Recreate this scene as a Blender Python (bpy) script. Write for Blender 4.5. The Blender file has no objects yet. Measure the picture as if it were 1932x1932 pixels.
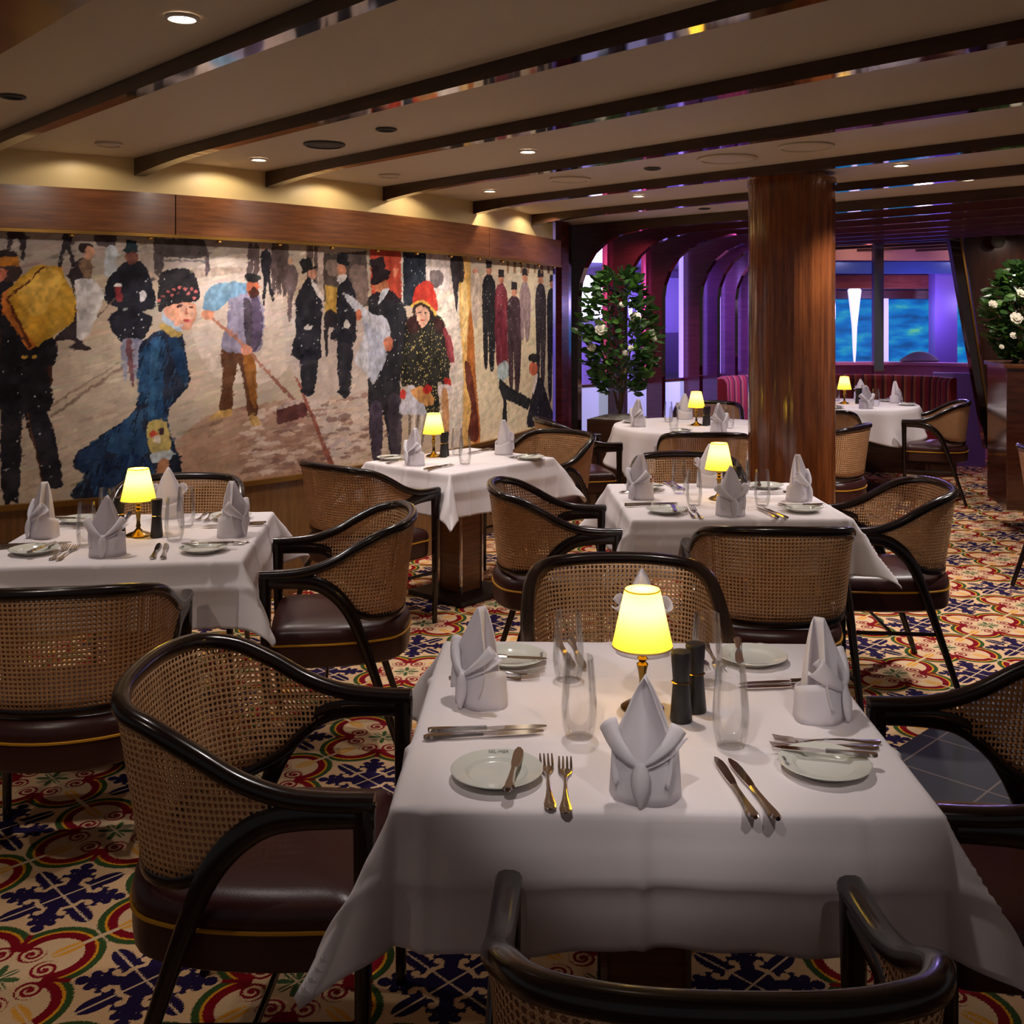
import bpy, math, random
import numpy as np
from math import sin, cos, pi, radians as R, hypot, atan2
from mathutils import Vector, Matrix
random.seed(7); np.random.seed(7)
SC = bpy.context.scene
COL = SC.collection

# ------------------------------------------------------------------ camera, world, exposure
cam_d = bpy.data.cameras.new('camera'); cam = bpy.data.objects.new('camera', cam_d); COL.objects.link(cam)
cam.location = (0, 0, 1.57); cam.rotation_euler = (R(90), 0, 0)
cam_d.sensor_width = 36; cam_d.lens = 1979 / 1932 * 36
cam_d.shift_x = -18 / 1932; cam_d.shift_y = -374 / 1932
cam_d.clip_start = .05; cam_d.clip_end = 100
SC.camera = cam
SC.view_settings.view_transform = 'Standard'; SC.view_settings.look = 'None'
SC.view_settings.gamma = 1; SC.view_settings.use_curve_mapping = False
SC.view_settings.exposure = 0.0
w = bpy.data.worlds.new('world'); SC.world = w; w.use_nodes = True
w.node_tree.nodes['Background'].inputs[0].default_value = (.86, .76, .76, 1)
w.node_tree.nodes['Background'].inputs[1].default_value = .10

def lamp(kind, loc, energy, color=(1, .86, .74), size=.05, target=None, angle=90, blend=.7, parent=None, name='ceiling_lamp_light'):
    d = bpy.data.lights.new(name, kind); d.energy = energy; d.color = color
    if kind == 'SPOT':
        d.spot_size = R(angle); d.spot_blend = blend; d.shadow_soft_size = size
    elif kind == 'POINT':
        d.shadow_soft_size = size
    o = bpy.data.objects.new(name, d); COL.objects.link(o); o.location = loc
    if target is not None:
        o.rotation_euler = (Vector(target) - Vector(loc)).to_track_quat('-Z', 'Y').to_euler()
    if parent: o.parent = parent
    return o

CZ = 2.35          # ceiling height
WARM = (1, .84, .70); NEUT = (1, .91, .87)
# recessed ceiling downlights: (x, y, energy, spread, aim x, aim y)
DOWN = [(-.89, 2.75, 11, 84, -.9, 2.7), (-1.32, 5.27, 38, 100, -1.32, 5.27), (.03, 5.01, 44, 92, .03, 5.01), (-.2, 6.62, 36, 100, -.2, 6.62), (.77, 6.9, 34, 100, .77, 6.9), (1.98, 5.47, 64, 110, 1.98, 5.4), (2.57, 6.05, 84, 110, 2.5, 6.0),
        (.1, 2.44, 34, 84, .15, 2.5), (2.62, 4.3, 80, 110, 2.5, 4.3),
        # adjustable ones turned away so they look dark; the last four are added to brighten the back
        (-1.82, 3.75, 40, 80, -1.4, 3.95), (-.57, 4.42, 26, 90, -.45, 4.6), (.70, 5.61, 22, 84, .85, 4.9), (1.35, 7.75, 36, 95, 1.3, 7.7), (2.95, 9.15, 56, 95, 2.95, 9.3), (3.6, 8.0, 60, 100, 3.6, 8.0), (2.4, 7.5, 22, 100, 2.4, 7.4)]
NLIT = 9
for x, y, e, a, tx, ty in DOWN:
    lamp('SPOT', (x, y, CZ - .03), e, NEUT, .035, (tx, ty, 0), a, .6)
# two added fill spots with no fitting, nearer the camera, brightening the front table
lamp('SPOT', (-.2, .55, CZ - .03), 42, NEUT, .03, (.2, 2.05, .82), 25, .6)
lamp('SPOT', (.75, .55, CZ - .03), 34, NEUT, .03, (.42, 2.05, .82), 25, .6)
lamp('SPOT', (.85, 2.35, CZ - .03), 30, WARM, .03, (.92, 3.55, .6), 56, .7)
lamp('SPOT', (-1.7, 1.55, CZ - .03), 22, WARM, .03, (-1.3, 2.8, .6), 56, .7)
lamp('SPOT', (-1.5, 1.2, CZ - .03), 9, WARM, .03, (-.75, 2.1, .6), 44, .7)
# a light on the carpet near the left foreground and one over the right aisle
lamp('SPOT', (-1.5, 2.3, CZ - .03), 9, WARM, .03, (-1.35, 2.75, 0), 40, .4)

# ------------------------------------------------------------------ helpers
def s2l(c):
    return tuple(((v / 255) / 12.92 if v <= 10 else ((v / 255 + .055) / 1.055) ** 2.4) for v in c)

class MB:
    def __init__(s): s.v = []; s.f = []; s.m = []; s.uv = {}
    def add(s, V, Fc, m=0, uv=None):
        o = len(s.v); s.v += [tuple(p) for p in V]
        for k, f in enumerate(Fc):
            s.f.append(tuple(o + i for i in f)); s.m.append(m)
            if uv: s.uv[len(s.f) - 1] = [uv[i] for i in f]
        return s
    def box(s, c, d, m=0, rz=0, rot=None):
        M = rot or Matrix.Rotation(rz, 3, 'Z')
        V = [Vector(c) + M @ Vector((x * d[0] / 2, y * d[1] / 2, z * d[2] / 2)) for x in (-1, 1) for y in (-1, 1) for z in (-1, 1)]
        return s.add(V, [(0, 1, 3, 2), (4, 6, 7, 5), (0, 4, 5, 1), (2, 3, 7, 6), (0, 2, 6, 4), (1, 5, 7, 3)], m)
    def lathe(s, prof, n=32, c=(0, 0, 0), m=0, close=False):
        V = []; F_ = []
        for r, z in prof:
            for k in range(n): V.append((c[0] + r * cos(2 * pi * k / n), c[1] + r * sin(2 * pi * k / n), c[2] + z))
        L = len(prof)
        for i in range(L - 1 + (1 if close else 0)):
            a, b = i, (i + 1) % L
            for k in range(n):
                q = (k + 1) % n; F_.append((a * n + k, a * n + q, b * n + q, b * n + k))
        if not close:
            F_.append(tuple(range(n - 1, -1, -1))); F_.append(tuple(range((L - 1) * n, L * n)))
        return s.add(V, F_, m)
    def tube(s, P, wh, n=10, m=0, up=(0, 0, 1), pw=2.6, closed=False, cap=True):
        """sweep a superellipse section (w across, h along up) along P; wh(t) -> (w,h)"""
        P = [Vector(p) for p in P]; N = len(P); V = []; F_ = []
        up = Vector(up); prev = None
        for i, p in enumerate(P):
            if closed: t = P[(i + 1) % N] - P[i - 1]
            else: t = P[min(i + 1, N - 1)] - P[max(i - 1, 0)]
            t.normalize(); sd = t.cross(up)
            if sd.length < .08 and prev is not None: sd = prev - t * prev.dot(t)
            if sd.length < 1e-5: sd = t.cross(Vector((0, 1, 0)))
            sd.normalize()
            if prev is not None and sd.dot(prev) < 0: sd = -sd
            prev = sd; u2 = sd.cross(t)
            a, b = wh(i / max(1, N - 1))
            for k in range(n):
                th = 2 * pi * (k + .5) / n; cx, cy = cos(th), sin(th)
                ex = 2 / pw
                V.append(p + sd * (a / 2 * math.copysign(abs(cx) ** ex, cx)) + u2 * (b / 2 * math.copysign(abs(cy) ** ex, cy)))
        for i in range(N if closed else N - 1):
            j = (i + 1) % N
            for k in range(n):
                q = (k + 1) % n; F_.append((i * n + k, i * n + q, j * n + q, j * n + k))
        if cap and not closed:
            F_.append(tuple(range(n - 1, -1, -1))); F_.append(tuple(range((N - 1) * n, N * n)))
        return s.add(V, F_, m)
    def grid(s, fn, nu, nv, m=0, uvf=None):
        V = [fn(i / nu, j / nv) for j in range(nv + 1) for i in range(nu + 1)]
        uv = [uvf(i / nu, j / nv) for j in range(nv + 1) for i in range(nu + 1)] if uvf else None
        F_ = [(j * (nu + 1) + i, j * (nu + 1) + i + 1, (j + 1) * (nu + 1) + i + 1, (j + 1) * (nu + 1) + i) for j in range(nv) for i in range(nu)]
        return s.add(V, F_, m, uv)
    def prism(s, pts, z0, z1, m=0, zf=None):
        """outline pts (x,y) extruded; zf(x,y) adds height"""
        n = len(pts); g = zf or (lambda x, y: 0)
        V = [(x, y, z0 + g(x, y)) for x, y in pts] + [(x, y, z1 + g(x, y)) for x, y in pts]
        F_ = [tuple(range(n - 1, -1, -1)), tuple(range(n, 2 * n))] + [(i, (i + 1) % n, n + (i + 1) % n, n + i) for i in range(n)]
        return s.add(V, F_, m)
    def xf(s, M, i0=0):
        s.v = s.v[:i0] + [tuple(M @ Vector(p)) for p in s.v[i0:]]; return s
    def build(s, name, mats, parent=None, smooth=True, loc=None, bevel=0, solid=0, offset=0, auto=True):
        me = bpy.data.meshes.new(name); me.from_pydata(s.v, [], s.f)
        if not isinstance(mats, (list, tuple)): mats = [mats]
        for q in mats: me.materials.append(q)
        me.polygons.foreach_set('material_index', s.m)
        if s.uv:
            ul = me.uv_layers.new(name='UVMap')
            for p in me.polygons:
                if p.index in s.uv:
                    for li, c in zip(p.loop_indices, s.uv[p.index]): ul.data[li].uv = c
        me.polygons.foreach_set('use_smooth', [smooth] * len(me.polygons)); me.update()
        if smooth and auto: me.set_sharp_from_angle(angle=R(42))
        o = bpy.data.objects.new(name, me); COL.objects.link(o)
        if parent: o.parent = parent
        if loc is not None: o.location = loc
        if bevel:
            b = o.modifiers.new('bevel', 'BEVEL'); b.width = bevel; b.segments = 2; b.limit_method = 'ANGLE'
        if solid:
            b = o.modifiers.new('solid', 'SOLIDIFY'); b.thickness = solid; b.offset = offset
        return o

def cr(P, n=8, closed=False):
    P = [Vector(p) for p in P]; out = []
    N = len(P)
    for i in range(N if closed else N - 1):
        if closed: a, b, c, d = P[i - 1], P[i], P[(i + 1) % N], P[(i + 2) % N]
        else: a = P[i - 1] if i else 2 * P[0] - P[1]; b, c = P[i], P[i + 1]; d = P[i + 2] if i + 2 < N else 2 * P[-1] - P[-2]
        for k in range(n):
            t = k / n
            out.append(.5 * (2 * b + (c - a) * t + (2 * a - 5 * b + 4 * c - d) * t * t + (3 * b - a - 3 * c + d) * t ** 3))
    if not closed: out.append(P[-1].copy())
    return out

def tag(o, label=None, cat=None, group=None, kind=None):
    if label: o['label'] = label
    if cat: o['category'] = cat
    if group: o['group'] = group
    if kind: o['kind'] = kind
    return o
def thing(name, label, cat, loc=(0, 0, 0), rz=0, group=None):
    o = bpy.data.objects.new(name, None); COL.objects.link(o); o.empty_display_size = .1
    o.location = loc; o.rotation_euler = (0, 0, rz)
    return tag(o, label, cat, group)
def copy_tree(o, parent=None):
    c = o.copy(); COL.objects.link(c)
    if parent: c.parent = parent
    for ch in list(o.children): copy_tree(ch, c)
    return c
def struct(o): o['kind'] = 'structure'; return o

# ------------------------------------------------------------------ materials
def mat(name, col, rough=.5, metal=0, spec=.5, **kw):
    m = bpy.data.materials.new(name); m.use_nodes = True; b = m.node_tree.nodes['Principled BSDF']
    b.inputs['Base Color'].default_value = (*s2l(col), 1); b.inputs['Roughness'].default_value = rough
    b.inputs['Metallic'].default_value = metal; b.inputs['Specular IOR Level'].default_value = spec
    for k, v in kw.items(): b.inputs[k.replace('_', ' ')].default_value = v
    return m
def nodes(m): return m.node_tree.nodes, m.node_tree.links, m.node_tree.nodes['Principled BSDF']
def bump(m, scale=200, strength=.2, dist=.001, detail=2, stretch=None):
    N, L, b = nodes(m); tc = N.new('ShaderNodeTexCoord'); no = N.new('ShaderNodeTexNoise'); bp = N.new('ShaderNodeBump')
    no.inputs['Scale'].default_value = scale; no.inputs['Detail'].default_value = detail
    mp = N.new('ShaderNodeMapping'); L.new(tc.outputs['Object'], mp.inputs[0]); L.new(mp.outputs[0], no.inputs[0])
    if stretch: mp.inputs['Scale'].default_value = stretch
    bp.inputs['Strength'].default_value = strength; bp.inputs['Distance'].default_value = dist
    L.new(no.outputs[0], bp.inputs['Height']); L.new(bp.outputs[0], b.inputs['Normal']); return m
def wood(name, c1, c2, rough=.3, scale=6, stretch=(1, 1, 12), coat=.3):
    m = mat(name, c1, rough); N, L, b = nodes(m)
    tc = N.new('ShaderNodeTexCoord'); mp = N.new('ShaderNodeMapping'); no = N.new('ShaderNodeTexNoise'); r = N.new('ShaderNodeValToRGB')
    mp.inputs['Scale'].default_value = stretch; no.inputs['Scale'].default_value = scale; no.inputs['Detail'].default_value = 6; no.inputs['Roughness'].default_value = .62
    L.new(tc.outputs['Object'], mp.inputs[0]); L.new(mp.outputs[0], no.inputs[0]); L.new(no.outputs[0], r.inputs[0]); L.new(r.outputs[0], b.inputs['Base Color'])
    r.color_ramp.elements[0].position = .34; r.color_ramp.elements[0].color = (*s2l(c1), 1)
    r.color_ramp.elements[1].position = .66; r.color_ramp.elements[1].color = (*s2l(c2), 1)
    b.inputs['Coat Weight'].default_value = coat; b.inputs['Coat Roughness'].default_value = .12
    return m
def emis(name, col, strength):
    m = mat(name, col, .6); N, L, b = nodes(m)
    b.inputs['Emission Color'].default_value = (*s2l(col), 1); b.inputs['Emission Strength'].default_value = strength; return m

class X:
    """tiny expression builder for math nodes"""
    T = None
    def __init__(s, v): s.v = v
    @staticmethod
    def op(o, *a):
        n = X.T.nodes.new('ShaderNodeMath'); n.operation = o
        for i, q in enumerate(a):
            q = q.v if isinstance(q, X) else q
            if isinstance(q, (int, float)): n.inputs[i].default_value = q
            else: X.T.links.new(q, n.inputs[i])
        return X(n.outputs[0])
    def __add__(s, o): return X.op('ADD', s, o)
    def __sub__(s, o): return X.op('SUBTRACT', s, o)
    def __rsub__(s, o): return X.op('SUBTRACT', o, s)
    def __mul__(s, o): return X.op('MULTIPLY', s, o)
    def __truediv__(s, o): return X.op('DIVIDE', s, o)
    def __lt__(s, o): return X.op('LESS_THAN', s, o)
    def __gt__(s, o): return X.op('GREATER_THAN', s, o)
    def __and__(s, o): return X.op('MULTIPLY', s, o)
    def __or__(s, o): return X.op('MAXIMUM', s, o)
    def abs(s): return X.op('ABSOLUTE', s)
    def fr(s): return X.op('FRACT', s)
def hyp(a, b): return X.op('SQRT', a * a + b * b)
def circ(a, b, ca, cb, r): return hyp(a - ca, b - cb) < r
def mixc(fac, c1, c2):
    n = X.T.nodes.new('ShaderNodeMix'); n.data_type = 'RGBA'
    X.T.links.new(fac.v, n.inputs[0])
    for k, c in ((6, c1), (7, c2)):
        if isinstance(c, tuple): n.inputs[k].default_value = (*s2l(c), 1)
        else: X.T.links.new(c, n.inputs[k])
    return n.outputs[2]

def carpet_mat():
    m = mat('patterned carpet', (200, 170, 130), .95, 0, .1); X.T = m.node_tree; N, L, b = nodes(m)
    g = N.new('ShaderNodeNewGeometry'); sx = N.new('ShaderNodeSeparateXYZ'); L.new(g.outputs['Position'], sx.inputs[0])
    nz = N.new('ShaderNodeTexNoise'); nz.inputs['Scale'].default_value = 260; nz.inputs['Detail'].default_value = 1; L.new(g.outputs['Position'], nz.inputs[0])
    jit = (X(nz.outputs[0]) - .5) * .012
    x = X(sx.outputs[0]) + jit + 1.236; y = X(sx.outputs[1]) + jit - 2.829; a_ = .795; Lc = .504
    i = (x * cos(a_) - y * sin(a_)) / Lc; j = (x * sin(a_) + y * cos(a_)) / Lc
    pa = ((i + .5).fr() - .5).abs(); pb = ((j + .5).fr() - .5).abs()
    ga = (i.fr() - .5).abs(); gb = (j.fr() - .5).abs()
    a = X.op('MAXIMUM', ga, gb); c = X.op('MINIMUM', ga, gb)
    p = X.op('MAXIMUM', pa, pb); q = X.op('MINIMUM', pa, pb)
    d = X.op('MINIMUM', hyp(a - .262, c) - .242, hyp(a, c) - .31)
    BE = (232, 190, 144)
    col = mixc(d < 0, BE, (58, 84, 44))
    col = mixc(d < -.035, col, (232, 160, 40))
    col = mixc(d < -.049, col, (132, 14, 30))
    col = mixc(d < -.098, col, (230, 194, 152))
    # red diagonal tongue between two lobes, scrolls
    col = mixc(((a - c) < .02) & ((a + c) > .33) & ((a + c) < .5), col, (132, 14, 30))
    sa, sb = a - .192, c - .082; r = hyp(sa, sb); th = X.op('ARCTAN2', sb, sa) / (2 * pi)
    col = mixc((r < .068) & ((r / .034 - th).fr() < .5) , col, (140, 18, 34))
    col = mixc(r < .014, col, (140, 18, 34))
    ye = ((a - .335) * (1 / .085)); ye = ye * ye + (c * (1 / .034)) * (c * (1 / .034))
    col = mixc((ye < 1) & (((a * 2 - c) * 26).fr() > .12), col, (236, 164, 46))
    rr = hyp(a, c); tt = X.op('ARCTAN2', c, a)
    col = mixc(rr < (X.op('COSINE', tt * 4).abs() * .085 + .025), col, (70, 96, 56))
    # purple frond flower
    u = (p + q) * .7071; v = (p - q) * .7071; pr = hyp(p, q)
    e1 = (p - .235) * (1 / .095); e1 = e1 * e1 + (q * (1 / .05)) * (q * (1 / .05))
    fl = (pr < .115) | (e1 < 1) | ((v < .034) & (u < .27)) | circ(u, v, .195, .058, .034) | circ(u, v, .25, .048, .026) | circ(u, v, .30, 0, .034) | circ(u, v, .145, .085, .03)
    fl = fl & (X.op('SUBTRACT', 1.0, circ(p, q, .160, .070, .022))) & X.op('SUBTRACT', 1.0, circ(u, v, .222, .072, .014))
    col = mixc(fl, col, (38, 26, 66))
    ln = (c < .006) | ((c < .013) & (a > .41)) | (X.op('MINIMUM', pa, pb) < .006)
    col = mixc(ln, col, (226, 194, 156))
    n2 = N.new('ShaderNodeTexNoise'); n2.inputs['Scale'].default_value = 420; L.new(g.outputs['Position'], n2.inputs[0])
    mx = N.new('ShaderNodeMix'); mx.data_type = 'RGBA'; mx.blend_type = 'MULTIPLY'; mx.inputs[0].default_value = .55
    L.new(col, mx.inputs[6]); L.new(n2.outputs[0], mx.inputs[7])
    cr_ = N.new('ShaderNodeValToRGB'); L.new(n2.outputs[0], cr_.inputs[0]); cr_.color_ramp.elements[0].color = (.55, .55, .55, 1); cr_.color_ramp.elements[1].color = (1.3, 1.3, 1.3, 1)
    cr_.color_ramp.elements[0].position = .3; cr_.color_ramp.elements[1].position = .7
    L.new(cr_.outputs[0], mx.inputs[7]); L.new(mx.outputs[2], b.inputs['Base Color'])
    bp = N.new('ShaderNodeBump'); bp.inputs['Strength'].default_value = .5; bp.inputs['Distance'].default_value = .003; L.new(n2.outputs[0], bp.inputs['Height']); L.new(bp.outputs[0], b.inputs['Normal'])
    return m

def tile_mat():
    m = mat('slate blue floor tile', (24, 24, 32), .55, 0, .25); X.T = m.node_tree; N, L, b = nodes(m)
    g = N.new('ShaderNodeNewGeometry'); sx = N.new('ShaderNodeSeparateXYZ'); L.new(g.outputs['Position'], sx.inputs[0])
    x = X(sx.outputs[0]) + 1.236; y = X(sx.outputs[1]) - 2.829; a_ = .795
    i = (x * cos(a_) - y * sin(a_)) / .30 ; j = (x * sin(a_) + y * cos(a_)) / .30
    ln = (((i.fr() - .5).abs()) > .488) | (((j.fr() - .5).abs()) > .488)
    L.new(mixc(ln, (24, 24, 34), (104, 88, 80)), b.inputs['Base Color']); return m

def cane_mat():
    m = mat('woven cane', (168, 122, 78), .5); X.T = m.node_tree; N, L, b = nodes(m)
    uv = N.new('ShaderNodeUVMap'); uv.uv_map = 'UVMap'; sx = N.new('ShaderNodeSeparateXYZ'); L.new(uv.outputs[0], sx.inputs[0])
    P = .0128; u = X(sx.outputs[0]) / P; v = X(sx.outputs[1]) / P
    a = (u.fr() - .5).abs(); c = (v.fr() - .5).abs()
    hole = (X.op('MAXIMUM', a, c) < .34) & ((a + c) < .50)
    # strand colouring: diagonal strands crossing pairs of straight strands
    dg = (((u + v) * 2).fr() < .3) | (((u - v) * 2).fr() < .3)
    nz = N.new('ShaderNodeTexNoise'); nz.inputs['Scale'].default_value = 18; L.new(uv.outputs[0], nz.inputs[0])
    c1 = mixc(dg, (206, 152, 102), (250, 208, 156))
    c2 = mixc(X(nz.outputs[0]) * .6, c1, (164, 112, 74))
    L.new(c2, b.inputs['Base Color'])
    tr = N.new('ShaderNodeBsdfTransparent'); mx = N.new('ShaderNodeMixShader'); out = N['Material Output']
    L.new(hole.v, mx.inputs[0]); L.new(b.outputs[0], mx.inputs[1]); L.new(tr.outputs[0], mx.inputs[2]); L.new(mx.outputs[0], out.inputs[0])
    bp = N.new('ShaderNodeBump'); bp.inputs['Strength'].default_value = .6; bp.inputs['Distance'].default_value = .002
    L.new(((a + c) + dg * .3).v, bp.inputs['Height']); L.new(bp.outputs[0], b.inputs['Normal'])
    return m

def stripe_mat():
    m = mat('striped banquette fabric', (120, 20, 30), .8); X.T = m.node_tree; N, L, b = nodes(m)
    uv = N.new('ShaderNodeUVMap'); uv.uv_map = 'UVMap'; sx = N.new('ShaderNodeSeparateXYZ'); L.new(uv.outputs[0], sx.inputs[0])
    f = (X(sx.outputs[0]) / .10).fr()
    c = mixc((f > .40) & (f < .72), (128, 24, 34), (70, 14, 26))
    c = mixc((f > .74) & (f < .80), c, (190, 120, 60)); c = mixc((f > .88) & (f < .92), c, (120, 130, 90))
    L.new(c, b.inputs['Base Color']); return m

M = {}
M['carpet'] = carpet_mat(); M['tile'] = tile_mat(); M['cane'] = cane_mat(); M['stripe'] = stripe_mat()
M['frame'] = wood('dark lacquered bentwood', (18, 8, 7), (28, 12, 10), .22, 8, (1, 1, 1), .3)
M['leather'] = bump(mat('oxblood leather', (62, 30, 28), .33), 260, .25, .001)
M['piping'] = mat('yellow piping', (206, 146, 30), .5)
M['cloth'] = bump(mat('white linen', (232, 224, 226), .85, 0, .2), 900, .15, .0006)
M['napkin'] = mat('white napkin cotton', (244, 240, 244), .85, 0, .2)
N_, L_, b_ = nodes(M['napkin']); t_ = N_.new('ShaderNodeBsdfTranslucent'); t_.inputs[0].default_value = (.92, .89, .92, 1); x_ = N_.new('ShaderNodeMixShader'); x_.inputs[0].default_value = .38
L_.new(b_.outputs[0], x_.inputs[1]); L_.new(t_.outputs[0], x_.inputs[2]); L_.new(x_.outputs[0], N_['Material Output'].inputs[0])
M['china'] = mat('glazed china', (214, 214, 204), .16, 0, .6)
M['ink'] = mat('grey lettering', (70, 66, 62), .5)
M['silver'] = mat('polished silver', (222, 216, 212), .14, 1)
M['black'] = mat('matt black', (26, 22, 22), .45)
M['brass'] = mat('aged brass', (132, 104, 50), .24, 1)
M['gold'] = mat('gold ring', (220, 180, 110), .2, 1)
M['ceil'] = bump(mat('ceiling panel', (206, 192, 168), .55, 0, .4), 3, .02, .01)
M['cream'] = mat('cream coving', (224, 198, 140), .45)
M['dwood'] = wood('dark veneer', (44, 22, 14), (66, 36, 24), .30, 5, (1, 1, 9))
M['mwood'] = wood('walnut veneer', (98, 55, 28), (130, 80, 44), .30, 5, (1, 1, 14))
M['lwood'] = wood('wainscot veneer', (112, 78, 46), (136, 96, 58), .35, 5, (9, 9, 1))
M['colwood'] = wood('glossy column veneer', (92, 46, 22), (140, 78, 38), .16, 4, (7, 7, .7), .8)
bump(M['colwood'], 5, .5, .02, 1, (7, 7, .10)); M['redwood'] = wood('red veneer', (78, 26, 30), (98, 40, 42), .25, 4, (1, 1, 10))
M['mirror'] = mat('bronze mirror strip', (120, 104, 100), .06, 1)
M['goldtrim'] = mat('brushed bronze trim', (150, 110, 50), .35, .8)
M['steel'] = mat('polished steel', (190, 190, 200), .12, 1)
M['white'] = mat('white metal', (206, 200, 192), .5)
M['grey'] = mat('speaker grille', (70, 66, 62), .6)
M['hole'] = mat('dark recess', (14, 12, 11), .8)
M['leaf'] = mat('camellia leaf', (56, 92, 44), .35, 0, .5); M['leaf2'] = mat('young leaf', (86, 130, 52), .35)
M['bark'] = mat('bark', (84, 62, 44), .8); M['petal'] = mat('camellia petal', (244, 240, 226), .6)
M['stone'] = bump(mat('pebbles', (150, 146, 136), .8), 40, .8, .01)
M['lit'] = emis('lit lamp lens', (255, 236, 210), 14)
def glass_mat():
    m = mat('clear glass', (255, 255, 255), 0.02, 0, .5); N, L, b = nodes(m)
    b.inputs['Transmission Weight'].default_value = 1; b.inputs['IOR'].default_value = 1.45
    tr = N.new('ShaderNodeBsdfTransparent'); tr.inputs[0].default_value = (.985, .985, .985, 1)
    mx = N.new('ShaderNodeMixShader'); fr = N.new('ShaderNodeLayerWeight'); fr.inputs[0].default_value = .35
    gl = N.new('ShaderNodeBsdfGlossy'); gl.inputs['Roughness'].default_value = .03
    cl = N.new('ShaderNodeMath'); cl.operation = 'MULTIPLY'; cl.inputs[1].default_value = .45
    L.new(fr.outputs['Fresnel'], cl.inputs[0]); L.new(cl.outputs[0], mx.inputs[0]); L.new(tr.outputs[0], mx.inputs[1]); L.new(gl.outputs[0], mx.inputs[2])
    L.new(mx.outputs[0], N['Material Output'].inputs[0]); return m
M['glass'] = glass_mat()
def shade_mat():
    m = mat('yellow lamp shade', (255, 226, 60), .8, 0, .1); N, L, b = nodes(m)
    t = N.new('ShaderNodeBsdfTranslucent'); t.inputs[0].default_value = (1, .80, .16, 1); mx = N.new('ShaderNodeMixShader'); mx.inputs[0].default_value = .8
    b.inputs['Emission Color'].default_value = (1, .62, .005, 1); b.inputs['Emission Strength'].default_value = 1.6
    L.new(b.outputs[0], mx.inputs[1]); L.new(t.outputs[0], mx.inputs[2]); L.new(mx.outputs[0], N['Material Output'].inputs[0]); return m
M['shade'] = shade_mat()
M['shadetrim'] = mat('shade trim', (190, 160, 110), .6)

# ------------------------------------------------------------------ the room
bx = MB().box((2, 6.2, -.05), (14, 14.4, .1)); struct(bx.build('floor', M['carpet'], smooth=False))
def lat(i, j, a=.795, L=.504): return (-1.236 + L * (i * cos(a) + j * sin(a)), 2.829 + L * (-i * sin(a) + j * cos(a)))
tf = MB().prism([lat(2.25, 3.3), lat(7, 3.3), lat(7, 9), lat(2.25, 9)], .0005, .004); struct(tf.build('floor', M['tile'], smooth=False))
struct(MB().box((2, 6.0, CZ + .05), (14, 14.0, .1)).build('ceiling', M['ceil'], smooth=False))
# curved wall on the left
WP = [(-4.4, 4.05), (-4.0, 4.2), (-3.2, 4.55), (-2.46, 4.95), (-1.91, 5.29), (-1.33, 5.84), (-.79, 6.53), (-.29, 7.38), (.26, 8.72)]
WC = np.array([(p.x, p.y) for p in cr([(x, y, 0) for x, y in WP[1:]], 40)])
WS = np.r_[0, np.cumsum(np.hypot(*np.diff(WC, axis=0).T))]
WT = np.gradient(WC, axis=0); WT /= np.hypot(WT[:, 0], WT[:, 1])[:, None]
WN = np.c_[WT[:, 1], -WT[:, 0]]                                    # towards the room
def wall_at(s, off=0):
    s = np.clip(s, 0, WS[-1]); x = np.interp(s, WS, WC[:, 0]); y = np.interp(s, WS, WC[:, 1])
    nx = np.interp(s, WS, WN[:, 0]); ny = np.interp(s, WS, WN[:, 1]); return x + nx * off, y + ny * off
def wall_strip(name, z0, z1, off0, off1, m, s0=0, s1=None, n=70, parent=None):
    s1 = s1 or WS[-1]; b = MB()
    def ring(s):
        a = wall_at(s, off0); c = wall_at(s, off1)
        return [(a[0], a[1], z0), (c[0], c[1], z0), (c[0], c[1], z1), (a[0], a[1], z1)]
    V = [p for k in range(n + 1) for p in ring(s0 + (s1 - s0) * k / n)]; F_ = []
    for k in range(n):
        for q in range(4):
            F_.append((k * 4 + q, k * 4 + (q + 1) % 4, k * 4 + 4 + (q + 1) % 4, k * 4 + 4 + q))
    F_ += [(3, 2, 1, 0), (n * 4, n * 4 + 1, n * 4 + 2, n * 4 + 3)]
    return b.add(V, F_).build(name, m, parent)
struct(wall_strip('wall_left', 0, .64, -.15, .012, M['lwood']))
struct(wall_strip('wall_left', .641, 2.175, -.15, -.012, M['mwood']))
struct(wall_strip('wall_left', 2.176, CZ, -.15, .0, M['cream']))
struct(wall_strip('trim_1', .641, .668, -.01, .035, M['goldtrim']))
SEG = [0, 2.50, 5.02, WS[-1]]
for k in range(3): struct(wall_strip('trim_2', 1.972, 2.175, -.01, .075, M['mwood'], SEG[k] + .003, SEG[k + 1] - .003, 30))
struct(wall_strip('trim_3', 1.955, 1.971, .05, .080, M['goldtrim']))

def flat_xy(pts): return [(x, y) for x, y in pts]

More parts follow.
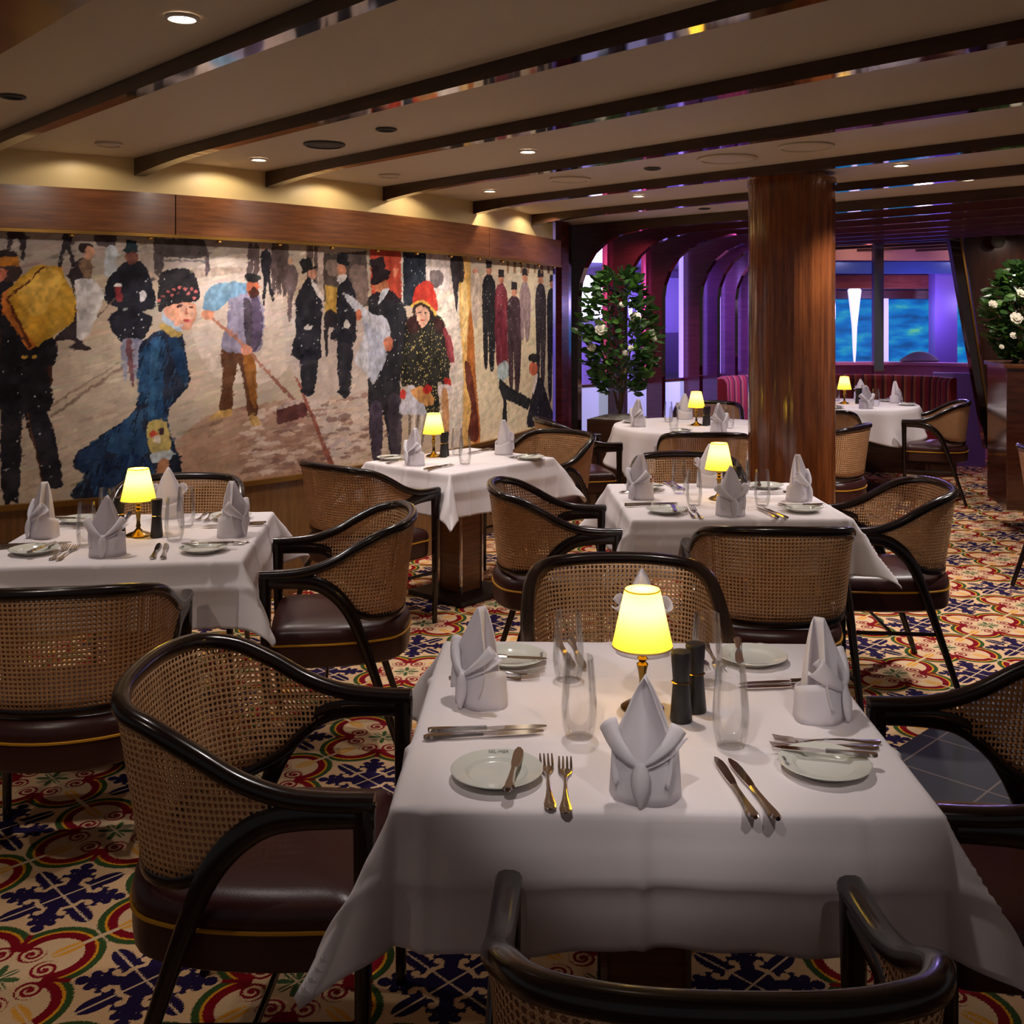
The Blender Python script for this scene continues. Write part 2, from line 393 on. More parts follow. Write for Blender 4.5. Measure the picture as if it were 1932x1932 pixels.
# painted mural: a generic snowy street with strollers, painted as colour on a fine mesh
MURAL=[(11575960,0,0,[1529,1972,3186,2054,3186,1732,2542,1750,1529,1766]),(13483176,1,0,[1925,1296,2315,1507,2389,1357,2286,989,1905,655,1777,666]),(14075064,1,0,[2646,1814,3186,1831,3186,1252,2704,1271]),(11570808,1,0,[2582,968,3186,1045,3358,484,2582,585]),(11176056,1,0,[3057,1075,3368,958,3503,635,3057,636]),(13549240,1,0,[3218,1599,3799,1601,3799,822,3527,704,3324,1084,3197,1306]),(14997192,1,0,[4452,1724,4744,1730,4744,675,4556,696,4520,1258]),(14864560,1,0,[4909,1520,6475,1434,6475,667,4998,658]),(9863280,0,0,[1931,1081,2359,1387,2370,1380,1938,1067]),(10521724,0,0,[1925,1128,2243,1331,2250,1325,1931,1117]),(12495000,1,0,[2396,1784,2875,1821,2893,1790,2389,1731]),(3945016,1,0,[1751,1974,1821,1977,1818,1835,1802,1835,1799,1919,1770,1911,1758,1862,1745,1875]),(3419700,1,0,[1990,1962,2037,1963,2024,1905,2044,1798,2030,1790,2004,1883,1977,1803,1964,1803,1984,1897]),(4602432,1,0,[2132,1967,2229,1971,2222,1890,2187,1904,2139,1909]),(12897492,1,0,[2187,1896,2229,1905,2236,1817,2201,1757,2180,1764]),(4866628,1,0,[2419,1950,2445,1951,2472,1884,2457,1786,2434,1770,2415,1807]),(4866626,0,0,[2445,1955,2687,1959,2704,1901,2679,1858,2472,1858]),(7893104,1,0,[2472,1847,2696,1846,2712,1785,2696,1776,2679,1838,2488,1836]),(5917776,1,0,[2687,1893,2712,1886,2708,1777,2692,1784]),(5785674,1,0,[2938,1943,2965,1944,2969,1824,2960,1679,2945,1687,2934,1823]),(5785674,1,0,[2974,1945,3002,1946,3006,1825,2997,1679,2982,1687,2971,1824]),(5785674,1,0,[3087,1950,3115,1952,3119,1829,3110,1681,3094,1689,3083,1828]),(5785674,1,0,[3125,1952,3154,1953,3158,1830,3149,1681,3133,1689,3121,1829]),(5785674,1,0,[3159,1954,3189,1955,3193,1831,3183,1682,3167,1690,3155,1830]),(1973286,1,0,[3021,1907,3058,1924,3087,1877,3077,1762,3106,1656,3087,1644,3058,1745,3044,1631,3030,1631,3035,1761,3016,1842]),(12487800,1,0,[3050,1936,3045,1923,3035,1918,3024,1922,3020,1935,3024,1948,3035,1953,3045,1949]),(3939864,1,0,[1553,1753,1751,1735,1783,1581,1957,1438,1938,1309,1925,1110,1751,1125,1553,1140]),(1710114,1,1,[1590,1705,1764,1721,1796,1567,1951,1445,1948,1324,1918,1310,1931,1110,1720,1119,1707,1511]),(1841700,1,1,[1720,1140,1802,1130,1796,700,1764,682,1726,699]),(1710116,1,1,[1818,1115,1912,1111,1964,908,1984,749,1938,724,1905,740,1866,900]),(6306852,0,0,[1824,1100,1834,1093,1905,748,1899,741]),(3679780,1,0,[1805,1771,1789,1734,1751,1718,1713,1732,1698,1769,1713,1807,1751,1823,1789,1808]),(13531232,1,0,[1739,1756,1733,1731,1720,1721,1707,1731,1701,1755,1707,1780,1720,1791,1733,1781]),(12875812,0,0,[1689,1839,1789,1845,1796,1799,1689,1797]),(2629154,0,0,[1689,1867,1783,1866,1789,1845,1689,1835]),(13531186,0,0,[1714,1658,1821,1750,1984,1804,1905,1439,1834,1397,1726,1581]),(13277746,1,0,[1751,1651,1828,1772,1905,1802,1971,1796,2017,1703,2054,1596,2050,1545,1905,1439,1860,1428]),(14594126,1,0,[1789,1672,1873,1773,1964,1782,1984,1710,1905,1581,1840,1567]),(5909528,0,0,[1739,1644,1751,1647,1847,1425,1834,1408]),(5909528,0,0,[1745,1651,1899,1794,1905,1789,1755,1643]),(14199366,1,0,[1824,1362,1821,1355,1814,1352,1806,1355,1803,1362,1806,1369,1814,1372,1821,1369]),(14199366,1,0,[1870,1364,1867,1357,1860,1354,1852,1357,1849,1364,1852,1371,1860,1374,1867,1371]),(2892328,1,0,[2010,1768,2050,1834,2104,1843,2118,1778,2104,1726,2037,1697,2050,1552,2077,1436,2111,1392,2024,1394,2037,1437,1957,1438,1957,1466,2037,1552,2024,1711]),(14605022,1,0,[2037,1725,2118,1741,2159,1684,2173,1640,2118,1508,2104,1458,2050,1458,2047,1653]),(9861216,1,0,[2057,1827,2111,1836,2121,1770,2091,1741]),(2891294,1,0,[2120,1894,2111,1875,2087,1867,2065,1874,2055,1892,2065,1911,2087,1919,2111,1912]),(13538936,1,0,[2128,1869,2121,1846,2104,1836,2088,1845,2081,1867,2088,1890,2104,1900,2121,1891]),(1316388,1,1,[2236,1802,2286,1833,2359,1828,2396,1762,2426,1612,2359,1581,2411,1552,2366,1447,2286,1418,2236,1449,2197,1545,2243,1603,2180,1625,2187,1728]),(9868976,1,0,[2261,1434,2363,1432,2359,1357,2319,1225,2301,1222,2286,1315,2279,1241,2265,1249]),(7883856,1,0,[2279,1426,2308,1422,2319,1225,2304,1225]),(7882300,1,0,[2335,1850,2326,1826,2304,1816,2283,1825,2274,1848,2283,1871,2304,1881,2326,1872]),(1584180,0,0,[2275,1940,2333,1940,2330,1887,2344,1880,2279,1869,2265,1881,2279,1892]),(15130848,1,0,[2257,1714,2253,1706,2242,1702,2231,1705,2226,1714,2231,1722,2242,1726,2253,1723]),(9845826,1,0,[2229,1699,2254,1699,2257,1640,2233,1640]),(14736608,1,0,[2375,1656,2371,1635,2359,1626,2348,1635,2343,1656,2348,1677,2359,1686,2371,1677]),(7232084,0,0,[2139,1559,2226,1651,2229,1646,2143,1552]),(5648926,1,0,[2788,1378,2965,1357,2984,1195,3002,1017,2947,988,2920,1142,2884,1304,2849,1170,2840,1044,2771,1040,2788,1220]),(9855020,1,0,[2911,1343,2984,1316,2993,1066,2956,1100]),(13148256,1,0,[2721,1028,2771,1056,2840,1052,2823,1021,2729,1008]),(12490330,1,0,[2947,1012,3002,1009,3011,959,2965,963]),(9209506,1,0,[2867,1733,2965,1711,3030,1615,3035,1436,2984,1357,2788,1378,2814,1519,2832,1661]),(7247540,1,0,[2867,1741,2929,1734,2929,1686,2840,1646,2746,1582,2687,1590,2679,1613,2704,1691,2771,1731]),(5523040,1,0,[2965,1663,3021,1615,3030,1453,2993,1373,2956,1390]),(4602952,1,0,[2911,1646,2965,1615,2956,1390,2929,1390]),(12873296,1,0,[3006,1712,2994,1683,2965,1671,2937,1682,2925,1710,2937,1739,2965,1751,2994,1740]),(4597794,1,0,[3008,1684,2998,1664,2976,1656,2954,1663,2945,1683,2954,1702,2976,1710,2998,1703]),(2236966,1,0,[3019,1765,3003,1745,2965,1736,2928,1743,2913,1762,2928,1782,2965,1791,3003,1784]),(14060654,1,0,[2741,1562,2730,1545,2704,1538,2678,1545,2668,1563,2678,1580,2704,1587,2730,1580]),(11565156,0,0,[2721,1543,2737,1551,2929,1398,3186,1136,3186,1115,2920,1382]),(14456444,1,0,[2972,1369,2960,1350,2934,1343,2907,1351,2896,1371,2907,1390,2934,1397,2960,1389]),(1581626,1,3,[2449,1491,2542,1483,2574,1429,2598,1274,2598,1198,2503,1088,2488,1020,2519,912,2558,786,2550,695,2389,645,2037,665,2077,784,2037,824,2050,888,2145,961,2330,1105,2344,1388,2396,1454]),(2641012,1,3,[2396,1432,2464,1446,2472,1309,2464,1166,2457,1030,2374,1035,2389,1162,2344,1112,2337,1321]),(3432584,1,0,[2404,1409,2442,1393,2419,1190,2419,1055,2389,1057,2396,1206]),(2771568,1,3,[2173,959,2352,1089,2359,984,2389,862,2215,876]),(2374752,1,0,[2064,887,2166,938,2166,821,2077,799]),(1979996,1,3,[2132,816,2315,868,2419,784,2404,696,2243,667,2132,671]),(1981536,1,0,[2488,1438,2542,1444,2590,1305,2582,1206,2534,1292]),(12492890,1,0,[2457,1521,2558,1475,2526,1445,2442,1499]),(11584732,1,0,[2472,1582,2558,1498,2542,1479,2461,1536]),(14720642,1,0,[2480,1612,2542,1635,2630,1624,2642,1566,2614,1497,2574,1486,2526,1513,2472,1567]),(15644830,1,0,[2550,1612,2622,1613,2630,1551,2590,1520,2550,1551]),(3942444,1,0,[2564,1608,2560,1603,2548,1602,2537,1603,2533,1608,2537,1612,2548,1614,2560,1612]),(3942444,1,0,[2630,1608,2626,1604,2615,1602,2605,1604,2601,1608,2605,1612,2615,1614,2626,1612]),(11549756,1,0,[2607,1534,2601,1529,2587,1527,2572,1529,2566,1534,2572,1540,2587,1542,2601,1540]),(13402220,1,0,[2583,1605,2599,1566,2577,1565]),(1710110,1,1,[2434,1680,2457,1778,2534,1803,2614,1790,2654,1721,2654,1644,2574,1628,2488,1612,2449,1582,2434,1627]),(13528686,1,0,[2471,1657,2468,1651,2461,1649,2454,1651,2451,1657,2454,1663,2461,1666,2468,1663]),(13528686,1,0,[2498,1680,2495,1674,2488,1672,2480,1674,2478,1680,2480,1686,2488,1689,2495,1686]),(13528686,1,0,[2529,1696,2526,1690,2519,1688,2511,1690,2508,1696,2511,1702,2519,1704,2526,1702]),(13528686,1,0,[2560,1704,2557,1698,2550,1696,2543,1698,2540,1704,2543,1710,2550,1712,2557,1710]),(13528686,1,0,[2592,1701,2589,1695,2582,1692,2574,1695,2571,1701,2574,1707,2582,1709,2589,1707]),(13528686,1,0,[2624,1698,2621,1691,2614,1689,2606,1691,2603,1697,2606,1703,2614,1706,2621,1703]),(13528686,1,0,[2649,1686,2646,1680,2638,1678,2631,1680,2628,1686,2631,1692,2638,1695,2646,1692]),(13528686,1,0,[2513,1665,2510,1659,2503,1657,2496,1659,2493,1665,2496,1671,2503,1674,2510,1671]),(13528686,1,0,[2552,1677,2549,1671,2542,1669,2535,1671,2532,1677,2535,1683,2542,1686,2549,1683]),(13528686,1,0,[2608,1674,2605,1668,2598,1666,2590,1668,2587,1674,2590,1680,2598,1683,2605,1680]),(13528686,1,0,[2451,1642,2449,1636,2442,1634,2435,1636,2432,1642,2435,1648,2442,1650,2449,1648]),(13528686,1,0,[2641,1651,2637,1645,2630,1643,2623,1645,2619,1651,2623,1657,2630,1660,2637,1657]),(13547630,1,0,[2378,1005,2472,1022,2503,868,2411,860]),(13125176,1,0,[2428,957,2423,941,2411,935,2400,943,2395,959,2400,975,2411,980,2423,973]),(3942450,1,0,[2472,969,2468,955,2457,950,2446,957,2442,971,2446,984,2457,989,2468,983]),(15129810,1,0,[2452,925,2447,913,2434,909,2421,915,2416,927,2421,939,2434,943,2447,937]),(13556964,1,0,[2404,861,2511,867,2519,828,2411,815]),(12879968,1,0,[2442,820,2491,823,2495,701,2434,704]),(1317418,1,0,[2503,837,2554,825,2554,703,2503,700]),(9856090,0,0,[3076,1226,3096,1233,3249,1088,3228,1077]),(9589832,0,0,[3234,1228,3260,1209,3527,686,3492,681]),(5516332,1,0,[3136,1053,3292,1077,3324,997,3177,964,3126,968]),(12890282,1,0,[3136,1057,3281,1091,3292,1077,3146,1035]),(6312014,1,0,[3116,1947,3156,1949,3152,1795,3136,1684,3120,1683]),(6312014,1,0,[3156,1949,3197,1951,3193,1796,3177,1684,3160,1684]),(6312014,1,0,[3324,1957,3368,1959,3363,1801,3346,1687,3328,1686]),(6312014,1,0,[3379,1960,3423,1962,3419,1803,3401,1688,3383,1687]),(7232608,1,0,[3177,1830,3239,1849,3260,1755,3228,1668,3218,1547,3197,1530,3192,1667,3177,1736]),(13541506,1,0,[3232,1871,3226,1855,3213,1848,3200,1854,3194,1869,3200,1885,3213,1892,3226,1886]),(12495520,0,0,[3401,1961,3446,1963,3446,1617,3401,1617]),(5128768,0,0,[3446,1919,3786,1944,3799,1619,3696,1601,3446,1635]),(9863800,1,0,[3469,1866,3550,1879,3550,1798,3480,1796]),(8547944,1,0,[3647,1837,3786,1842,3786,1638,3671,1637]),(1842216,1,1,[3249,1642,3313,1765,3378,1766,3435,1626,3425,1396,3416,1308,3232,1331,3249,1504]),(1973802,1,0,[3285,1347,3397,1344,3378,1124,3295,1129]),(1973284,1,0,[3387,1124,3371,1115,3331,1113,3292,1119,3276,1130,3292,1139,3331,1141,3371,1135]),(13537912,1,0,[3398,1807,3387,1779,3362,1767,3338,1777,3327,1804,3338,1832,3362,1844,3387,1834]),(1711136,0,0,[3265,1863,3351,1893,3368,1841,3395,1846,3395,1833,3292,1795,3281,1803,3294,1816]),(14603990,1,0,[3351,1753,3379,1758,3446,1662,3423,1653]),(14735058,1,0,[3361,1490,3353,1478,3333,1474,3313,1479,3305,1490,3313,1501,3333,1506,3353,1501]),(1842216,1,1,[3521,1645,3583,1772,3647,1773,3703,1628,3693,1491,3684,1399,3503,1421,3521,1501]),(1973802,1,0,[3556,1438,3665,1436,3647,1109,3565,1114]),(1973284,1,0,[3656,1108,3640,1099,3601,1097,3563,1104,3547,1115,3563,1124,3601,1126,3640,1120]),(13536368,1,0,[3616,1831,3605,1804,3580,1792,3555,1803,3544,1829,3555,1856,3580,1868,3605,1858]),(1842210,0,0,[3550,1919,3634,1929,3634,1877,3653,1874,3634,1853,3544,1868]),(14603990,1,0,[3544,1789,3610,1808,3622,1782,3562,1744]),(12490310,0,0,[3457,1742,3544,1726,3544,1573,3452,1573]),(2630700,1,0,[3457,1573,3544,1573,3538,1492,3480,1484,3480,1341,3460,1342]),(14736598,1,0,[3647,1505,3639,1487,3622,1480,3605,1487,3598,1505,3605,1523,3622,1530,3639,1523]),(12863026,0,0,[3815,1964,4094,1968,4098,1641,3825,1675]),(14847086,1,0,[4018,1850,4069,1847,4047,1803,4025,1802]),(14603982,0,0,[4098,1968,4111,1969,4111,1641,4098,1641]),(1581102,0,1,[4114,1969,4344,1971,4344,1623,4114,1621]),(13812926,0,0,[4344,1961,4610,1964,4610,1727,4435,1724,4344,1762]),(6576216,1,0,[4385,1843,4520,1848,4520,1766,4418,1744]),(1710628,1,1,[3812,1675,3989,1716,4135,1602,4165,1408,4106,1293,4076,987,4047,702,3989,703,3933,950,3906,680,3838,687,3799,1026,3799,1545]),(4602958,1,0,[3812,1006,3920,998,3906,680,3832,688]),(4602954,1,0,[3975,1042,4091,1034,4091,697,4004,702]),(12878432,1,0,[3975,1744,3955,1713,3906,1699,3858,1711,3838,1741,3858,1772,3906,1786,3955,1774]),(1841698,0,0,[3805,1898,3933,1920,3954,1848,3997,1830,3982,1792,3852,1746,3819,1750,3838,1797]),(13553886,1,0,[3634,1687,3825,1573,3947,1545,3997,1449,3933,1281,3852,1148,3786,1193,3684,1299,3747,1398,3747,1527,3616,1655]),(11580616,1,0,[3747,1527,3920,1432,3961,1317,3852,1153,3799,1230,3799,1397]),(13531226,1,0,[4018,1382,4005,1349,3975,1336,3946,1351,3933,1384,3946,1417,3975,1431,4005,1416]),(13531226,1,0,[3738,1564,3731,1538,3715,1527,3699,1538,3693,1564,3699,1590,3715,1601,3731,1590]),(14212846,1,0,[3920,1714,3982,1725,3920,1648,3885,1629]),(1973788,1,2,[4150,1525,4273,1573,4435,1563,4538,1522,4592,1358,4610,1152,4556,1094,4469,1119,4486,916,4320,929,4226,1113,4106,1120,4098,1274,4120,1409]),(4071970,1,0,[4150,1525,4257,1563,4273,1465,4180,1447]),(4071970,1,0,[4435,1543,4538,1512,4538,1441,4452,1463]),(12464676,1,0,[4234,1730,4320,1781,4401,1773,4469,1644,4452,1583,4320,1643,4211,1632]),(14200912,1,0,[4203,1632,4320,1662,4452,1583,4435,1558,4304,1628,4211,1612]),(2891294,1,0,[4218,1612,4320,1643,4435,1563,4385,1523,4241,1544]),(14987414,1,0,[4245,1603,4328,1618,4385,1573,4360,1504,4304,1479,4257,1524]),(3942440,1,0,[4296,1578,4291,1574,4279,1572,4267,1574,4262,1578,4267,1582,4279,1584,4291,1582]),(3942440,1,0,[4362,1578,4357,1574,4344,1572,4332,1574,4326,1578,4332,1582,4344,1584,4357,1582]),(12074040,1,0,[4331,1528,4325,1523,4309,1521,4293,1523,4287,1528,4293,1533,4309,1535,4325,1533]),(13553374,1,0,[4091,1015,4195,1124,4320,989,4352,907,4226,927,4091,947]),(13801050,1,0,[4195,1085,4288,1100,4418,1032,4418,982,4336,978,4226,1035]),(13513260,1,0,[4406,1078,4393,1057,4360,1050,4328,1061,4315,1083,4328,1103,4360,1110,4393,1100]),(13513260,1,0,[4146,1059,4136,1037,4113,1029,4090,1040,4080,1064,4090,1086,4113,1094,4136,1083]),(13513260,1,0,[4627,1110,4614,1091,4583,1084,4552,1094,4540,1115,4552,1135,4583,1141,4614,1131]),(15128278,1,0,[4486,1098,4629,1090,4629,1038,4486,1037]),(13537888,1,0,[4512,1046,4583,1041,4601,763,4547,758]),(8549484,0,0,[4165,932,4195,929,4183,687,4165,689]),(14800845,0,0,[4208,928,4238,926,4211,684,4192,686]),(8549484,0,0,[4251,925,4282,922,4238,681,4220,683]),(14800845,0,0,[4295,921,4326,919,4266,678,4248,680]),(8549484,0,0,[4339,918,4372,915,4295,674,4276,677]),(9845830,1,0,[4538,1482,4629,1398,4666,1253,4592,1276]),(14856292,1,0,[4734,1965,4867,1966,4888,1605,4931,1242,4998,701,4784,682,4784,1143,4734,1563]),(11823154,1,0,[4867,1605,4920,1456,4953,1134,5021,698,4909,700,4867,1139,4825,1299]),(6302754,1,0,[4804,1247,4899,1158,4998,722,4845,717,4888,925,4814,1089]),(15781004,1,0,[4754,1772,4825,1753,4845,1457,4774,1395]),(2893356,1,0,[4629,1954,4774,1951,4784,1794,4724,1771,4705,1605,4685,1605,4629,1841]),(12878446,1,0,[4985,1864,4973,1841,4944,1830,4917,1839,4905,1861,4917,1884,4944,1895,4973,1886]),(13811376,1,0,[4899,1829,4998,1832,5021,1649,4953,1456,4899,1605]),(1579040,1,1,[5044,1758,5109,1847,5199,1850,5269,1752,5269,1518,5234,1186,5165,1189,5142,1453,5131,1201,5076,1215,5055,1519]),(12878440,1,0,[5199,1881,5185,1860,5153,1850,5122,1858,5109,1877,5122,1898,5153,1907,5185,1900]),(2235940,0,0,[5109,1950,5199,1951,5199,1905,5225,1901,5085,1896,5109,1903]),(8137786,1,1,[5251,1696,5318,1787,5411,1789,5484,1688,5484,1488,5447,1187,5376,1190,5353,1422,5341,1203,5284,1217,5262,1490]),(12878440,1,0,[5415,1821,5400,1800,5364,1790,5329,1798,5315,1818,5329,1839,5364,1849,5400,1841]),(2235940,0,0,[5315,1893,5415,1893,5415,1846,5443,1842,5288,1837,5315,1845]),(3810864,1,1,[5475,1608,5556,1701,5669,1702,5756,1597,5756,1350,5712,999,5626,1005,5598,1284,5584,1019,5515,1035,5488,1357]),(12878440,1,0,[5668,1735,5651,1713,5612,1704,5573,1712,5558,1733,5573,1754,5612,1764,5651,1756]),(2235940,0,0,[5558,1810,5668,1810,5668,1761,5699,1757,5528,1753,5558,1761]),(9862788,1,1,[5718,1715,5787,1811,5881,1813,5953,1707,5953,1592,5917,1370,5845,1371,5822,1520,5810,1384,5752,1397,5729,1592]),(12878440,1,0,[5893,1847,5875,1825,5834,1814,5792,1822,5775,1843,5792,1866,5834,1876,5875,1869]),(2235940,0,0,[5775,1923,5893,1924,5893,1873,5926,1870,5743,1864,5775,1872]),(2892844,1,1,[6062,1708,6133,1808,6229,1810,6302,1700,6302,1411,6265,1012,6193,1017,6169,1339,6157,1031,6098,1047,6074,1415]),(12878440,1,0,[6245,1846,6226,1822,6181,1812,6136,1820,6118,1842,6136,1865,6181,1876,6226,1868]),(2235940,0,0,[6118,1924,6245,1926,6245,1873,6280,1869,6083,1863,6118,1871]),(1579556,1,1,[6323,1675,6405,1777,6475,1779,6475,1664,6475,1319,6475,859,6474,859,6447,1243,6433,875,6364,893,6337,1322]),(12878440,1,0,[6475,1814,6475,1791,6460,1781,6414,1789,6395,1812,6414,1836,6460,1847,6475,1838]),(2235940,0,0,[6395,1897,6475,1896,6475,1842,6475,1837,6359,1834,6395,1843]),(2630184,1,1,[6475,1740,6475,1842,6475,1842,6475,1728,6475,1638,6475,1434,6475,1434,6475,1561,6475,1446,6475,1459,6475,1638]),(12878440,1,0,[6475,1878,6475,1855,6475,1845,6475,1855,6475,1878,6475,1902,6475,1911,6475,1902]),(2235940,0,0,[6475,1964,6475,1960,6475,1906,6475,1901,6475,1901,6475,1909]),(7219254,1,0,[5256,1540,5435,1562,5492,1219,5378,1179,5296,1194]),(11189956,1,0,[5296,1183,5463,1220,5492,1105,5323,1081]),(1447966,0,0,[5337,1102,5463,1038,5967,897,5900,819,5463,936,5478,672,5364,673,5406,929,5323,1025]),(1710628,1,1,[6035,977,6174,1055,6388,828,6460,694,5900,687,5933,840]),(13526086,1,0,[6114,1132,6086,1095,6018,1083,5950,1102,5923,1141,5950,1177,6018,1190,6086,1171]),(1973280,1,0,[6174,1216,6133,1193,6035,1187,5939,1201,5900,1226,5939,1249,6035,1255,6133,1242]),(15128278,1,0,[6052,1074,6121,1082,6035,941,6001,968]),(9859156,0,0,[5463,1967,5516,1967,5510,1872,5469,1870]),(9859156,0,0,[5594,1973,5649,1973,5643,1877,5600,1875]),(9859156,0,0,[5731,1980,5788,1980,5782,1881,5737,1880]),(9859156,0,0,[5873,1986,5933,1987,5926,1887,5880,1885]),(9859156,0,0,[6021,1993,6083,1994,6076,1892,6028,1890]),(9859156,0,0,[6174,2001,6237,2001,6230,1898,6181,1896]),(9859156,0,0,[6330,2008,6395,2009,6388,1903,6338,1901]),(9859156,0,0,[6475,2015,6475,2012,6475,1906,6475,1906]),(9859156,0,0,[6475,2015,6475,2012,6475,1906,6475,1906]),]

def paint_mural():
    s0, s1, z0, z1 = 1.0, WS[-1] - .01, .668, 1.972
    st = .0042; nu = int((s1 - s0) / st); nv = int((z1 - z0) / st)
    S_, Z_ = np.meshgrid(np.linspace(s0, s1, nu + 1), np.linspace(z0, z1, nv + 1))
    rs = np.random.RandomState(3)
    def noise(fx, fz, seed):
        r = np.random.RandomState(seed); g = r.rand(int((z1 - z0) * fz) + 3, int((s1 - s0) * fx) + 3)
        x = (S_ - s0) * fx; y = (Z_ - z0) * fz; i = x.astype(int); j = y.astype(int); u = x - i; v = y - j; u = u * u * (3 - 2 * u); v = v * v * (3 - 2 * v)
        return (g[j, i] * (1 - u) + g[j, i + 1] * u) * (1 - v) + (g[j + 1, i] * (1 - u) + g[j + 1, i + 1] * u) * v
    dS = (noise(60, 60, 1) - .5) * .009 + (noise(18, 18, 2) - .5) * .008; dZ = (noise(60, 60, 3) - .5) * .009 + (noise(18, 18, 4) - .5) * .008
    SS = S_ + dS; ZZ = Z_ + dZ
    def pix(h): return np.array([(h >> 16) & 255, (h >> 8) & 255, h & 255], float)
    img = np.zeros(S_.shape + (3,)); img[:] = (198, 180, 162)
    warm = np.clip((S_ - 4.6) / 1.2, 0, 1)[..., None]; img = img * (1 - warm) + np.array((222, 206, 180)) * warm
    br = noise(6, 20, 5) * .5 + noise(14, 44, 6) * .5
    img *= (.93 + .14 * br)[..., None]; img += ((noise(5, 9, 8) - .5) * 26)[..., None] * np.array((1, .6, .2))
    # cobble dabs low in the picture
    def dabs(n, sa, sb, za, zb, cols, w, h):
        for _ in range(n):
            x = sa + (sb - sa) * rs.rand(); y = za + (zb - za) * rs.rand(); a = w * (.5 + rs.rand()); c = h * (.5 + rs.rand())
            i0, i1 = int((x - a - s0) / st), int((x + a - s0) / st) + 2; j0, j1 = int((y - c - z0) / st), int((y + c - z0) / st) + 2
            i0 = max(i0, 0); j0 = max(j0, 0)
            k = ((SS[j0:j1, i0:i1] - x) / a) ** 2 + ((ZZ[j0:j1, i0:i1] - y) / c) ** 2 < 1
            sub = img[j0:j1, i0:i1]; sub[k] = sub[k] * .35 + .65 * np.array(cols[rs.randint(len(cols))])
    def poly(col, sm, sp, q):
        P = np.array(q, float).reshape(-1, 2) / 1000
        if sm and len(P) > 3: P = np.array([(p.x, p.y) for p in cr([(x, y, 0) for x, y in P], 5, True)])
        lo = P.min(0); hi = P.max(0)
        i0, i1 = max(0, int((lo[0] - .02 - s0) / st)), int((hi[0] + .02 - s0) / st) + 2; j0, j1 = max(0, int((lo[1] - .02 - z0) / st)), int((hi[1] + .02 - z0) / st) + 2
        a = SS[j0:j1, i0:i1]; b = ZZ[j0:j1, i0:i1]
        if a.size == 0: return
        ins = np.zeros(a.shape, bool); n = len(P)
        for k in range(n):
            x1, y1 = P[k]; x2, y2 = P[(k + 1) % n]
            if y1 == y2: continue
            ins ^= ((y1 > b) != (y2 > b)) & (a < (x2 - x1) * (b - y1) / (y2 - y1) + x1)
        c = pix(col); sub = img[j0:j1, i0:i1]
        am = .18 if (hi[0] - lo[0]) > .5 and (hi[1] - lo[1]) > .3 and sum(c) > 380 else .5
        t = 1 - am / 2 + am * (noise(26, 13, 11)[j0:j1, i0:i1] * .5 + noise(70, 50, 12)[j0:j1, i0:i1] * .5)
        cc = c[None, None] * t[..., None] + ((noise(22, 22, 13)[j0:j1, i0:i1] - .5) * 26)[..., None]
        sub[ins] = sub[ins] * .08 + cc[ins] * .92
        if sp == 3:
            for _ in range(int(ins.sum() * st * st * 1500)):
                jj = rs.randint(ins.shape[0]); ii = rs.randint(ins.shape[1]); q_ = np.array([(70, 118, 150), (16, 22, 40), (46, 84, 130), (12, 16, 30)][rs.randint(4)], float)
                for w_ in range(rs.randint(6, 16)):
                    a_, b_ = jj + w_, ii + w_ // 3
                    if a_ < ins.shape[0] and b_ < ins.shape[1] and ins[a_, b_]: sub[a_, b_:b_ + 2] = sub[a_, b_:b_ + 2] * .4 + q_ * .6
        elif sp:
            for _ in range(int(ins.sum() * st * st * (380 if sp == 1 else 2600))):
                jj = rs.randint(ins.shape[0]); ii = rs.randint(ins.shape[1])
                if ins[jj, ii]: sub[jj:jj + 1 + rs.randint(2), ii:ii + 1 + rs.randint(2)] = (198, 200, 206) if sp == 1 else (226, 206, 130)
    NZ = {}
    _n = noise
    def noise(fx, fz, seed):
        if seed not in NZ: NZ[seed] = _n(fx, fz, seed)
        return NZ[seed]
    def strokes(n, w, h, jit):
        for _ in range(n):
            x = s0 + (s1 - s0) * rs.rand(); y = z0 + (z1 - z0) * rs.rand(); a = w * (.5 + rs.rand()); c = h * (.6 + rs.rand())
            ic = min(nu, int((x - s0) / st)); jc = min(nv, int((y - z0) / st)); i0, i1 = max(0, ic - int(a / st)), ic + int(a / st) + 2; j0, j1 = max(0, jc - int(c / st) - 2), jc + int(c / st) + 3
            k = ((S_[j0:j1, i0:i1] - x) / a) ** 2 + ((Z_[j0:j1, i0:i1] - y - .25 * (S_[j0:j1, i0:i1] - x)) / c) ** 2 < 1
            sub = img[j0:j1, i0:i1]; col = img[jc, ic] + rs.randn() * jit + rs.randn(3) * jit * .35; sub[k] = sub[k] * .35 + .65 * col
    for k, (col, sm, sp, q) in enumerate(MURAL):
        poly(col, sm, sp, q)
        if k == 8: strokes(3600, .045, .007, 11); dabs(260, 2.9, 4.05, .68, 1.08, [(222, 198, 184), (150, 112, 100), (196, 166, 150), (120, 90, 84), (232, 214, 204)], .045, .010)
    strokes(9000, .012, .0055, 8)
    img = np.clip(img, 4, 250) / 255
    lin = np.where(img <= .04, img / 12.92, ((img + .055) / 1.055) ** 2.4)
    wx, wy = wall_at(S_.ravel(), .004)
    V = np.c_[wx, wy, Z_.ravel()]
    idx = np.arange(S_.size).reshape(S_.shape)
    F_ = np.stack([idx[:-1, :-1], idx[:-1, 1:], idx[1:, 1:], idx[1:, :-1]], -1).reshape(-1, 4)
    me = bpy.data.meshes.new('wall_mural'); me.vertices.add(len(V)); me.vertices.foreach_set('co', V.ravel())
    me.loops.add(F_.size); me.loops.foreach_set('vertex_index', F_.ravel().astype(np.int32))
